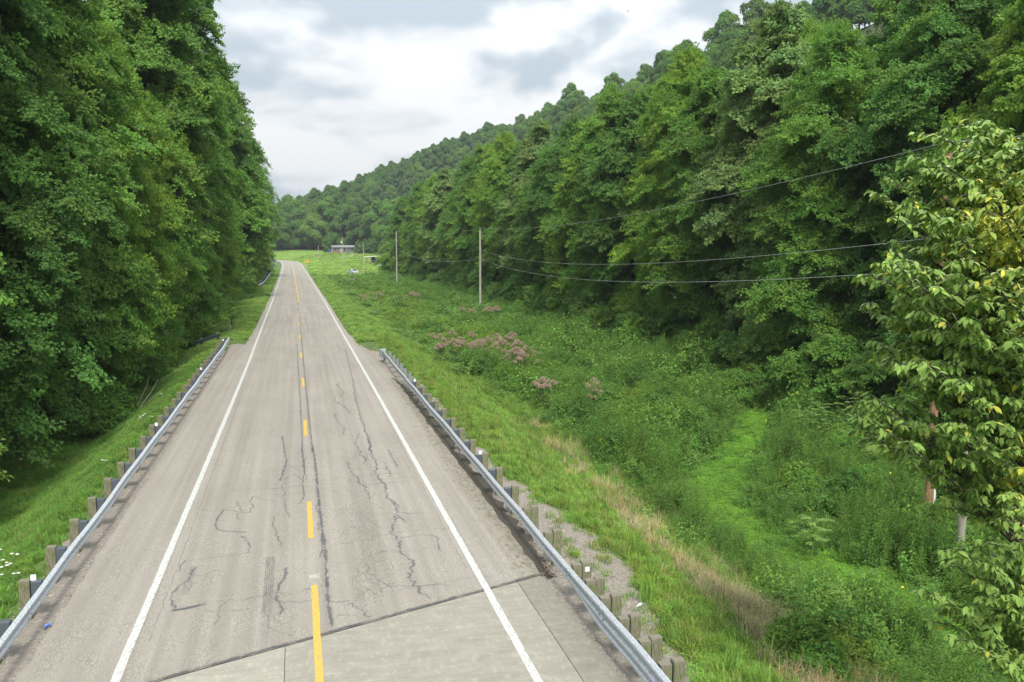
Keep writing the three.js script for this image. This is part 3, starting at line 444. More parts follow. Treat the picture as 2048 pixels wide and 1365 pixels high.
const LEAF = { mid: leafMat([0.145, 0.295, 0.042]), deep: leafMat([0.11, 0.245, 0.04]), bright: leafMat([0.21, 0.37, 0.045]), olive: leafMat([0.17, 0.295, 0.044]), silver: leafMat([0.19, 0.31, 0.09]), blue: leafMat([0.12, 0.235, 0.055]) };
const barkM = mat([0.1, 0.085, 0.065], 1, { map: woodTex(9, [200, 190, 175], 0.3) }), paleBark = mat([0.34, 0.31, 0.26], 1);
const M4 = new THREE.Matrix4(), QT = new THREE.Quaternion(), YUP = V(0, 1, 0);
function instanced(name, geo, m, list, parent) {   // list of {p, q, s, c}
  const im = new THREE.InstancedMesh(geo, m, list.length), col = new THREE.Color();
  list.forEach((e, i) => { im.setMatrixAt(i, M4.compose(e.p, e.q, typeof e.s === 'number' ? V(e.s, e.s, e.s) : e.s)); im.setColorAt(i, col.setRGB(...(e.c ?? [1, 1, 1]))); });
  im.name = name; im.userData.kind = 'stuff'; (parent ?? scene).add(im); return im;
}
const oriented = (n, spin) => { const q = new THREE.Quaternion().setFromUnitVectors(YUP, n); return q.multiply(QT.setFromAxisAngle(YUP, spin)); };
// envelope of a crown from its foot (0) to its tip (1)
const shapes = { oval: (t) => Math.pow(Math.sin(Math.PI * (0.1 + 0.86 * t)), 0.75), tall: (t) => Math.pow(Math.sin(Math.PI * (0.2 + 0.78 * Math.pow(t, 0.85))), 0.8) * (1 - 0.25 * t), round: (t) => Math.sqrt(Math.max(0, 1 - (1.9 * t - 0.9) ** 2)), skirt: (t) => (t < 0.25 ? 0.85 + 0.6 * t : 1) * Math.pow(Math.max(0, 1 - ((t - 0.22) / 0.8) ** 2), 0.6) };
function crownList(seed, H, low, R, { lobes = 26, per = 20, shape = 'oval', size = 1, hue = 0.12, flat = 0.65 } = {}) {
  const r = rng(seed), L = [], B = [];
  for (let i = 0; i < lobes; i++) {
    const t = (i + 0.3 + r() * 0.5) / lobes, e = R * shapes[shape](t), a = i * 2.399 + r() * 0.9, k = t > 0.93 ? 0.1 : 0.48 + r() * 0.4;
    B.push({ p: V(Math.cos(a) * e * k, lerp(low, H, t * 0.95), Math.sin(a) * e * k), R: Math.max(0.9 * size, e * (0.34 + r() * 0.18)) });
  }
  B.push({ p: V((r() - 0.5) * 0.8, H - 1.1 * size, (r() - 0.5) * 0.8), R: 1.0 * size });
  for (const b of B) {
    const lobeV = 0.86 + r() * 0.28, n = Math.round(per * clamp((b.R / (R * 0.4)) ** 1.3, 0.4, 1.6));
    for (let i = 0; i < n; i++) {
      const y = 1 - 1.4 * ((i + r() * 0.8) / n), a = i * 2.399 + r(), c = Math.sqrt(Math.max(0, 1 - y * y)), d = V(Math.cos(a) * c, y, Math.sin(a) * c);
      const p = b.p.clone().addScaledVector(V(d.x, d.y * 0.62, d.z), b.R * (0.62 + r() * 0.55));
      let inside = false; for (const o of B) if (o !== b && o.p.distanceTo(p) < o.R * 0.6) { inside = true; break; }
      if (inside && r() < 0.78) continue;
      const out = V(p.x, 0, p.z).normalize();
      const v = lobeV * (0.86 + r() * 0.28), w = (r() - 0.5) * hue * 2;
      const nrm = d.clone().multiplyScalar(flat).add(V(0, 0.7, 0)).addScaledVector(out, 0.45).add(V((r() - 0.5) * 0.6, 0, (r() - 0.5) * 0.6)).normalize();
      L.push({ p, q: oriented(nrm, r() * 6.28), s: size * (0.75 + r() * 0.5), c: [v * (1 + w), v, v * (1 - w)] });
    }
  }
  return { L, B };
}
function trunkGeo(seed, H, B, r0, limbs = 9) {
  const r = rng(seed + 5), top = H * 0.86, P = [], N = 7, lean = V((r() - 0.5) * 1.2, 0, (r() - 0.5) * 1.2);
  const at = (t) => V(lean.x * t * t + 0.2 * noise2(seed, t * 3), top * t, lean.z * t * t + 0.2 * noise2(seed + 9, t * 3));
  for (let i = 0; i <= N; i++) P.push(at(i / N));
  P[0].y = -0.6;
  const gs = [tube(P, P.map((_, i) => r0 * (i === 0 ? 1.35 : 1 - 0.86 * i / N)), 8)];
  const step = Math.max(1, Math.floor(B.length / limbs));
  for (let i = 0; i < B.length; i += step) { const b = B[i], t0 = clamp((b.p.y - b.R * 0.8) / top * 0.9, 0.1, 0.93), s = at(t0), m = s.clone().lerp(b.p, 0.55); m.y -= 0.12 * s.distanceTo(b.p); gs.push(tube([s, m, b.p.clone()], [r0 * (1 - 0.86 * t0) * 0.55, r0 * 0.26, r0 * 0.08], 5)); }
  return mergeGeometries(gs);
}
const LABELCAT = 'tree', ORD = ['first', 'second', 'third', 'fourth', 'fifth', 'sixth', 'seventh', 'eighth', 'ninth', 'tenth', 'eleventh', 'twelfth', 'thirteenth', 'fourteenth', 'fifteenth', 'sixteenth', 'seventeenth', 'eighteenth', 'nineteenth', 'twentieth', 'twenty-first', 'twenty-second', 'twenty-third', 'twenty-fourth', 'twenty-fifth', 'twenty-sixth', 'twenty-seventh', 'twenty-eighth', 'twenty-ninth', 'thirtieth'], ordinal = (n) => ORD[Math.min(n, 29)];
function tree(o) {   // x, D, top (height over road level) or H, R, low, leaf, spray, opts
  const y = ground(o.x, o.D), H = o.H ?? o.top - y, g = thing(o.name ?? 'tree', o.label, LABELCAT, [o.x, y - 0.05, -o.D], o.group);
  const { L, B } = crownList(o.seed, H, o.low ?? 1.6, o.R, o.opts);
  part('trunk', trunkGeo(o.seed, H, B, o.r0 ?? 0.014 * H + 0.02, o.limbs ?? 10), o.bark ?? barkM, g);
  instanced('crown', SPRAY[o.spray], LEAF[o.leaf], L, g);
  return g;
}

// ---------------------------------------------------------------- the wall of trees beyond the meadow
{
  const sky = [[700, 470], [760, 440], [790, 425], [839, 366], [870, 356], [904, 342], [930, 330], [968, 289], [1010, 270], [1057, 239], [1095, 250], [1130, 241], [1180, 215], [1226, 177], [1280, 150], [1327, 98], [1380, 95], [1440, 105], [1480, 70], [1540, 6], [1600, 12], [1660, -10], [1760, -60], [1900, -120], [2100, -200], [3000, -200]];
  const r = rng(77), leaves = ['mid', 'bright', 'deep', 'mid', 'silver', 'mid', 'bright', 'deep'], sprays = ['maple', 'big', 'maple', 'fine', 'big', 'maple', 'fine', 'big'];
  const words = { mid: 'mid green', bright: 'yellow-green', deep: 'dark green', olive: 'olive green', silver: 'silvery green' };
  let k = 0;
  for (let D = 22, n = 0; D < 225; n++) {
    const x = 31.2 + (r() - 0.5) * 2.4 + (D < 40 ? (40 - D) * 0.12 : 0) - (D > 150 ? (D - 150) * 0.025 : 0), px = project(x, 10, -D)[0], topY = atD(px, table(sky, px) + (n % 2 ? 34 : -14) + r() * 16, D).y, H = clamp(topY - ground(x, D), 12, 31), leaf = leaves[k % 8];
    tree({ name: 'broadleaf_tree', label: `${words[leaf]} broadleaf tree, ${ordinal(n)} along the meadow edge counted from the brown pole`, group: 'wall of trees beyond the meadow', x, D, H, R: clamp(H * 0.19, 3.4, 5.0), low: 1.3, leaf, spray: sprays[k % 8], seed: 100 + n, opts: { lobes: Math.round(H * 1.7), per: D < 110 ? 15 : 10, shape: ['skirt', 'oval', 'oval'][n % 3], size: D < 110 ? 0.9 : 1.12 } });
    D += 5.4 + r() * 2.1 + D * 0.012; k++;
  }
  for (let D = 26, n = 0; D < 215; n++) {   // second rank
    const x = 38.5 + (r() - 0.5) * 3, px = project(x, 10, -D)[0], topY = atD(px, table(sky, px) + 18 + r() * 34, D).y, H = clamp(topY - ground(x, D), 13, 33), leaf = leaves[(k + 3) % 8];
    tree({ name: 'broadleaf_tree', label: `${words[leaf]} tree of the second rank behind the meadow edge, ${ordinal(n)} from the brown pole`, group: 'wall of trees beyond the meadow', x, D, H, R: clamp(H * 0.21, 4, 6), low: H * 0.3, leaf, spray: sprays[(k + 5) % 8], seed: 200 + n, opts: { lobes: Math.round(H * 0.9), per: 15, shape: 'oval', size: 1.25 } });
    D += 9.5 + r() * 3 + D * 0.01; k++;
  }
  // brush under the first rank closes the foot of the wall
  for (let D = 24, n = 0; D < 215; n++) { const x = 28.0 + (r() - 0.5) * 1.6 - (D > 150 ? (D - 150) * 0.02 : 0), H = 2.6 + r() * 3.2; tree({ name: 'understory_shrub', label: 'dark leafy shrub at the foot of the tree wall beyond the meadow', group: 'shrubs at the foot of the tree wall', x, D, H, R: 1.7 + r() * 1.1, low: 0.2, r0: 0.05, limbs: 4, leaf: n % 3 ? 'deep' : 'mid', spray: n % 2 ? 'maple' : 'fine', seed: 300 + n, opts: { lobes: 7, per: 13, shape: 'round', size: 0.75 } }); D += 3.3 + r() * 2.2 + D * 0.008; }
  // pale shrub by the second pole
  const s = hit(772, 552); tree({ name: 'pale_shrub', label: 'pale yellow-green shrub beside the second pole, bright against darker trees', x: s.x + 3.2, D: s.D + 22, H: 9, R: 3.6, low: 0.4, r0: 0.1, leaf: 'bright', spray: 'fine', seed: 391, opts: { lobes: 12, per: 15, shape: 'round', size: 1.0 } });
}
// ---------------------------------------------------------------- trees on the near bank side
{
  const label = { mid: 'mid green', deep: 'dark green', bright: 'yellow-green', olive: 'olive green', blue: 'bluish green' };
  const T = [[-18, 24, 27, 5, 'mid', 'big', 'skirt', 2.6], [-16.2, 31, 31, 5.4, 'mid', 'big', 'skirt', 2.4], [-14.6, 40, 33, 5.4, 'deep', 'maple', 'skirt', 1.8], [-13.2, 49, 31, 5.0, 'mid', 'maple', 'skirt', 0.8], [-11.6, 56.5, 23.5, 4.4, 'bright', 'fine', 'oval', 3], [-11.9, 70, 41, 6.6, 'mid', 'big', 'oval', 3], [-12.0, 62, 15, 4.2, 'mid', 'fine', 'skirt', 0.8], [-11.4, 77, 16, 4.4, 'mid', 'maple', 'skirt', 0.8], [-13, 88, 36, 6.4, 'mid', 'maple', 'oval', 2], [-11.2, 93, 18, 4.6, 'bright', 'maple', 'skirt', 0.8], [-12.6, 108, 29, 5.8, 'mid', 'fine', 'skirt', 1], [-10.8, 127, 36, 6.4, 'mid', 'big', 'oval', 1], [-12.2, 147, 30, 5.8, 'mid', 'maple', 'skirt', 1], [-12, 168, 32, 6.2, 'bright', 'big', 'oval', 1], [-12.2, 190, 31, 6, 'mid', 'maple', 'skirt', 1], [-11.2, 212, 37, 6.8, 'mid', 'fine', 'oval', 1], [-13.4, 236, 27, 6, 'olive', 'maple', 'skirt', 1], [-14.6, 262, 24, 6, 'mid', 'maple', 'skirt', 1], [-16.5, 292, 22, 6, 'deep', 'maple', 'skirt', 1], [-19, 325, 20, 6, 'mid', 'maple', 'skirt', 1]];
  T.forEach(([x, D, H, R, leaf, spray, shape, low], n) => tree({ name: 'roadside_tree', label: `${label[leaf]} roadside tree above the grass bank, ${ordinal(n)} along it from the concrete slab`, group: 'roadside trees above the grass bank', x, D, H, R, low, leaf, spray, seed: 500 + n, opts: { lobes: Math.round(H * 1.75), per: D < 100 ? 17 : 11, shape, size: D < 100 ? 0.95 : 1.25 } }));
  const r = rng(5);
  for (let D = 30, n = 0; D < 240; D += 13 + D * 0.02, n++) { const leaf = ['deep', 'blue', 'mid'][n % 3]; tree({ name: 'roadside_tree', label: `${label[leaf]} tall tree behind the roadside trees of the bank, ${ordinal(n)} from the concrete slab`, group: 'roadside trees above the grass bank', x: -23 + (r() - 0.5) * 4, D, H: 31 + r() * 5, R: 6.5, low: 2.2, leaf, spray: 'maple', seed: 600 + n, opts: { lobes: 26, per: 15, shape: 'oval', size: 1.4 } }); }
  for (const [x, D, H, R] of [[-10.6, 66, 2.6, 1.6], [-9.6, 74, 3.4, 1.9], [-10.4, 82, 4.2, 2.2], [-11, 47, 2.4, 1.5], [-9.8, 99, 3.6, 2.2], [-10.2, 116, 4, 2.4], [-10.2, 135, 4.4, 2.4], [-10.6, 156, 4.6, 2.6], [-11, 178, 4.6, 2.8], [-11.4, 201, 5, 3], [-12, 226, 5, 3], [-13, 250, 5, 3]]) tree({ name: 'bank_shrub', label: 'leafy shrub spilling from the roadside trees onto the grass', group: 'shrubs at the foot of the roadside trees', x, D, H, R, low: 0.15, r0: 0.05, limbs: 4, leaf: D % 2 ? 'mid' : 'bright', spray: 'maple', seed: 700 + Math.round(D), opts: { lobes: 8, per: 15, shape: 'round', size: 0.8 } });
}
// ---------------------------------------------------------------- woods on the hill and behind the house
{
  const protos = [], defs = [['deep', 15, 5.2], ['mid', 17, 5.6], ['olive', 14, 5], ['blue', 18, 6], ['deep', 16, 5.6], ['mid', 13, 4.8]];
  const words = { deep: 'dark green rounded tree on the wooded hill', mid: 'mid green rounded tree on the wooded hill', olive: 'olive green rounded tree on the wooded hill', blue: 'blue-green rounded tree on the wooded hill' };
  defs.forEach(([leaf, H, R], n) => { const { L, B } = crownList(800 + n, H, 2.5, R, { lobes: 15, per: 9, shape: n % 2 ? 'oval' : 'skirt', size: 1.5, hue: 0.2, flat: 0.9 }); protos.push({ leaf, H, R, L, trunk: trunkGeo(800 + n, H, B, 0.24, 4) }); });
  const hilltree = (x, D, k, s, name, label, group) => { const q = protos[k], g = thing(name, label, 'tree', [x, ground(x, D) - 0.4, -D], group); g.rotation.y = (x * 7 + D * 3) % 6.28; g.scale.set(s, s * (0.92 + 0.16 * ((x * 13 % 1 + 1) % 1)), s); part('trunk', q.trunk, barkM, g); const c = instanced('crown', SPRAY.far, LEAF[q.leaf], q.L, g); return g; };
  const r = rng(21), cand = [];
  for (let x = -60; x < 320; x += 9.2) for (let D = 190; D < 720; D += 9.2) {
    const X = x + (r() - 0.5) * 6, DD = D + (r() - 0.5) * 6; if (hillAt(X, DD) < 1.2) continue;
    const y = ground(X, DD), [px, py] = project(X, y + 15, -DD), wall = table([[530, 520], [560, 505], [740, 490], [760, 440], [839, 390], [904, 365], [968, 315], [1057, 270], [1130, 262], [1226, 215], [1327, 150], [1440, 130], [1500, 85], [1560, 40], [1700, 30], [1980, 20]], px);
    if (px < 528 || px > 1980 || py > wall + 8) continue;
    cand.push([X, DD, px, py]);
  }
  // keep those that stand in front or rise above what stands before them
  cand.sort((a, b) => a[1] - b[1]);
  const shown = []; const horizon = new Float32Array(400).fill(1e9);
  for (const c of cand) { const q = project(c[0], ground(c[0], c[1]), -c[1])[2], w = Math.max(1, Math.round(4.5 * PX / q / 5)), k0 = Math.round(c[2] / 5); let m = 1e9; for (let k = k0 - w; k <= k0 + w; k++) m = Math.min(m, 1e9, horizon[clamp(k, 0, 399)]); let vis = false; for (let k = k0 - w; k <= k0 + w; k++) if (c[3] < horizon[clamp(k, 0, 399)] - 3) vis = true; if (!vis) continue; for (let k = k0 - w + 1; k < k0 + w; k++) horizon[clamp(k, 0, 399)] = Math.min(horizon[clamp(k, 0, 399)], c[3] + 4); shown.push(c); }
  console.log('hill trees', cand.length, shown.length);
  const nearest = shown.slice(0, 300);
  for (const c of nearest) { const k = Math.floor(r() * 6), q = protos[k]; hilltree(c[0], c[1], k, 0.75 + r() * r() * 0.75, 'hill_tree', words[q.leaf], 'trees of the wooded hill'); }
  if (shown.length > 300) { const L = []; for (const c of shown.slice(300)) { const q = protos[Math.floor(r() * 6)], y = ground(c[0], c[1]); for (const e of q.L) L.push({ ...e, p: e.p.clone().add(V(c[0], y, -c[1])) }); } const f = instanced('distant_woods', SPRAY.far, LEAF.deep, L); tag(f, 'far woods along the crest of the hill', 'woods'); }
  // row behind the house and around the far bend
  const row = [[-34, 470, 1.25], [-24, 462, 1.05], [-15, 466, 1.2], [-7, 458, 1.0], [1, 462, 1.15], [9, 455, 1.1], [17, 462, 1.25], [25, 452, 1.05], [33, 446, 1.2], [41, 432, 1.2], [45, 412, 1.15], [46, 392, 1.2], [47, 372, 1.1], [44, 350, 1.15], [45, 332, 1.1], [44, 312, 1.2], [42, 294, 1.15], [41, 276, 1.2], [40, 258, 1.15], [39, 240, 1.2], [-44, 476, 1.1], [-4, 474, 1.3], [13, 474, 1.3], [29, 468, 1.3], [52, 420, 1.4], [54, 388, 1.4], [53, 352, 1.4], [51, 318, 1.4], [49, 285, 1.4], [48, 252, 1.4]];
  for (const [x, D, s] of [[29.5, 413, 0.42], [33, 415, 0.5], [36.5, 412, 0.45], [15.2, 424, 0.55]]) hilltree(x, D, 4, s, 'yard_tree', 'small dark tree screening one end of the long house', 'small trees at the ends of the long house');
  row.forEach(([x, D, s], n) => hilltree(x, D, [5, 1, 2, 4, 0, 2, 1, 4, 3, 1][n % 10], s * 1.4, 'lawn_edge_tree', `${['light', 'mid', 'olive', 'dark', 'dark', 'olive', 'mid', 'dark', 'blue', 'mid'][n % 10]} green tree lining the lawn behind the long house`, 'trees lining the lawn behind the house'));
  // the far blue hill
  const L = []; for (let i = 0; i < 2600; i++) { const x = -420 + r() * 640, D = 1750 + r() * 420, y = ground(x, D); if (y < 12) continue; const v = 0.8 + r() * 0.4; L.push({ p: V(x, y + 5, -D), q: oriented(V((r() - 0.5) * 0.6, 1, (r() - 0.5) * 0.6 + 0.5).normalize(), r() * 6.28), s: 7 + r() * 4, c: [v, v, v] }); }
  tag(instanced('distant_woods', SPRAY.far, LEAF.mid, L), 'hazy woods on the farthest hill', 'woods');
}
console.log('trees done');
// ---------------------------------------------------------------- grasses and weeds
function tuftGeo(n, seed, { spread = 0.16, lean = 0.5, w = 0.022, curl = 0.35 } = {}) {   // blades one unit tall
  const r = rng(seed), P = [], C = [];
  for (let i = 0; i < n; i++) {
    const a = r() * 6.28, q = Math.sqrt(r()) * spread, b = V(Math.cos(a) * q, 0, Math.sin(a) * q), h = 0.55 + r() * 0.45, l = V((r() - 0.5) * lean * 2, 0, (r() - 0.5) * lean * 2), s = V(-l.z, 0, l.x).normalize().multiplyScalar(w * (0.6 + r() * 0.8));
    const m = b.clone().addScaledVector(l, 0.35).add(V(0, h * 0.6, 0)), t = b.clone().addScaledVector(l, 1).add(V(0, h * (1 - curl * r()), 0)), v = 0.72 + r() * 0.56, y = (r() - 0.4) * 0.3;
    for (const z of [b.clone().add(s), b.clone().sub(s), m.clone().add(s), b.clone().sub(s), m.clone().sub(s), m.clone().add(s), m.clone().add(s), m.clone().sub(s), t]) { P.push(z.x, z.y, z.z); C.push(v * (1 + y), v, v * (1 - Math.abs(y))); }
  }
  return geoFrom(P, null, C);
}
function weedGeo(stems, leaves, L, W, seed, { spread = 0.3, top = 0, lean = 0.25, from = 0.12, whorl = 1 } = {}) {   // leafy stems one unit tall
  const r = rng(seed), P = [], C = [];
  for (let k = 0; k < stems; k++) {
    const a = r() * 6.28, q = Math.sqrt(r()) * spread, b = V(Math.cos(a) * q, 0, Math.sin(a) * q), h = 0.62 + r() * 0.38, l = V((r() - 0.5) * lean * 2, 0, (r() - 0.5) * lean * 2), s = V(0.007, 0, 0), at = (t) => b.clone().addScaledVector(l, t * t).add(V(0, h * t, 0)), e = at(1), m = at(0.5);
    for (const z of [b.clone().add(s), b.clone().sub(s), m.clone().add(s), b.clone().sub(s), m.clone().sub(s), m.clone().add(s), m.clone().add(s), m.clone().sub(s), e]) { P.push(z.x, z.y, z.z); C.push(0.75, 0.55, 0.5); }
    for (let i = 0; i < leaves; i++) { const t = from + (1 - from) * (i + r()) / leaves, w = i * 2.399 + r(), d = V(Math.cos(w), 0.45 - 0.9 * r(), Math.sin(w)).normalize(), v = 0.72 + r() * 0.56, y = r() * 0.2, f = (1.15 - 0.6 * t) * (0.7 + r() * 0.6); addLeaf(P, C, at(t), d, V((r() - 0.5) * 0.8, 1, (r() - 0.5) * 0.8).normalize(), L * f, W * f, [v * (0.9 + y), v, v * (1 - y)]); }
  }
  return geoFrom(P, null, C);
}
const BLADE = { lush: leafMat([0.15, 0.31, 0.04], 0.34), mown: leafMat([0.205, 0.35, 0.055], 0.34), dry: leafMat([0.42, 0.37, 0.21], 0.25), weed: leafMat([0.16, 0.305, 0.055], 0.38), pale: leafMat([0.21, 0.345, 0.05], 0.38), cover: leafMat([0.185, 0.38, 0.045], 0.36) };
const upq = (r, t = 0.2) => oriented(V((r() - 0.5) * t, 1, (r() - 0.5) * t).normalize(), r() * 6.28);
const stuff = (name, label, cat, geo, m, list) => tag(instanced(numbered(name), geo, m, list), label, cat);
const tint = (r, a = 0.18, h = 0.14, x = 0, D = 0) => { const v = 1 + (r() - 0.5) * 2 * a + 0.34 * fbm(x * 0.3, D * 0.3, 3), w = (r() - 0.5) * h + 0.1 * fbm(x * 0.22 + 40, D * 0.22, 2); return [v * (1 + w), v, v * (1 - w)]; };
const seen = (x, D, m = 60) => { const q = project(x, ground(x, D) + 0.3, -D); return q[2] > 2 && q[0] > -m && q[0] < 2048 + m && q[1] < 1365 + m * 1.4; };
const jpSpots = [];
{
  const r = rng(90), short = tuftGeo(34, 1, { spread: 0.17, lean: 0.2, w: 0.0065 }), tall = tuftGeo(34, 2, { spread: 0.15, lean: 0.28, w: 0.005, curl: 0.5 }), wide = tuftGeo(60, 3, { spread: 0.42, lean: 0.25, w: 0.014 });
  const A = [], B = [], Cc = [], Dd = [], E = [], F = [];
  // near grass bank
  for (let i = 0; i < 34000; i++) { const D = 14 + 52 * Math.pow(r(), 1.25), x = -5.75 - r() * 9.2 - 0.4 * r(); if (!seen(x, D)) continue; const lit = noise2(x * 0.5, D * 0.5); if (x > -6.35 + 0.35 * noise2(D * 0.7, 2) && r() < 0.85) continue; A.push({ p: V(x, ground(x, D) - 0.01, -D), q: upq(r, 0.5), s: V(1, (0.15 + 0.16 * r() + 0.1 * lit) * (r() < 0.08 ? 1.7 : 1), 1), c: r() < 0.05 + 0.3 * sstep(0.15, 0.5, fbm(x * 0.5, D * 0.3 + 30, 2)) ? [1.7, 1, 1.7] : tint(r, 0.26, 0.26, x, D) }); }
  stuff('bank_grass', 'lush grass on the steep bank below the guardrail with dark blocks', 'grass', short, BLADE.lush, A);
  // mown verge on the meadow side
  for (let i = 0; i < 40000; i++) { const D = 10 + 60 * Math.pow(r(), 1.3), e = vergeEdge(D), x = 6.2 + (e - 5.6) * r(); if (x > e + 0.4 || !seen(x, D)) continue; const bare = 6.6 + 0.35 * noise2(D * 0.4, 8) + table([[0, -0.5], [12, -0.3], [14.5, 0.4], [18, 1.0], [22, 0.5], [26, 0], [50, -0.2], [62, -1.4]], D); if (x < bare + 0.5 * (r() - 0.3) && r() < 0.97) continue; B.push({ p: V(x, ground(x, D) - 0.01, -D), q: upq(r, 0.5), s: V(0.9, (0.11 + 0.15 * r()) * (noise2(x * 1.7, D * 1.1) > 0.45 ? 2.0 : 1) * (r() < 0.06 ? 1.8 : 1), 0.9), c: r() < 0.1 + 0.25 * sstep(0.1, 0.6, fbm(x * 0.6 + 9, D * 0.4, 2)) ? [1.5, 0.95, 1.6] : tint(r, 0.26, 0.3, x, D) }); }
  stuff('verge_grass', 'bright mown grass verge between the guardrail and the meadow', 'grass', short, BLADE.mown, B);
  // strip of dry standing grass
  for (let i = 0; i < 7000; i++) { const D = 10 + 50 * Math.pow(r(), 1.35), w = D < 30 ? 1.0 : 0.8, x = vergeEdge(D) + 0.9 + (r() + r() + r() - 1.5) * 1.7 * w; if (!seen(x, D) || (D > 18 && fbm(x * 0.5 + 3, D * 0.28, 2) < 0.02) || (D > 22 && r() < 0.2 + (D - 22) / 26) || r() < 0.15) continue; Cc.push({ p: V(x, ground(x, D) - 0.02, -D), q: upq(r, 0.5), s: V(1, 0.45 + 0.55 * r(), 1), c: tint(r, 0.22, 0.14, x, D) }); }
  stuff('dry_grass', 'tan dry grass standing in a strip beside the mown verge', 'grass', tall, BLADE.dry, Cc);
  for (let i = 0; i < 9000; i++) { const D = 10 + 60 * Math.pow(r(), 1.3), x = vergeEdge(D) + 0.3 + r() * 4; if (!seen(x, D) || onTrail(x, D) < 1) continue; Dd.push({ p: V(x, ground(x, D) - 0.02, -D), q: upq(r, 0.4), s: V(1.1, 0.35 + 0.4 * r(), 1.1), c: tint(r, 0.2, 0.24, x, D) }); }
  stuff('meadow_grass', 'green tall grass mixed with weeds at the meadow edge', 'grass', tall, BLADE.pale, Dd);
  // far verges, both sides, and the lawn
  for (let i = 0; i < 15000; i++) { const D = 58 + 260 * r() * r(), s = r() < 0.5, q = rowAt2(D); const x = s ? q - 4.1 - r() * 7 : q + 3.9 + r() * 8; E.push({ p: V(x, ground(x, D) - 0.02, -D), q: upq(r, 0.5), s: V(1, 0.12 + 0.1 * r(), 1), c: tint(r, 0.18, 0.2, x, D) }); }
  stuff('roadside_grass', 'short grass along both edges of the road in the distance', 'grass', wide, BLADE.mown, E.filter((e) => onRoad(e.p.x, -e.p.z).lat > (e.p.z < -66 ? 4.35 : 5.9) || onRoad(e.p.x, -e.p.z).lat < -4.3 - 1.8 * (e.p.z > -70)));
  for (let i = 0; i < 9000; i++) { const D = 232 + 190 * r(), x = rowAt2(D) + 6 + 36 * r(); F.push({ p: V(x, ground(x, D) - 0.03, -D), q: upq(r, 0.5), s: V(2.4, 0.07 + 0.05 * r(), 2.4), c: tint(r, 0.1, 0.1, x * 0.2, D * 0.2) }); }
  stuff('lawn_grass', 'mown lawn rising to the long house', 'grass', wide, leafMat([0.26, 0.42, 0.055], 0.34), F);
}
function rowAt2(D) { return table([[0, 0.29], [50, 0.27], [80, 0.15], [118, 0.02], [175, -0.37], [230, -0.75], [280, -1.2], [335, -1.95], [372, -3.6], [420, -15]], D); }
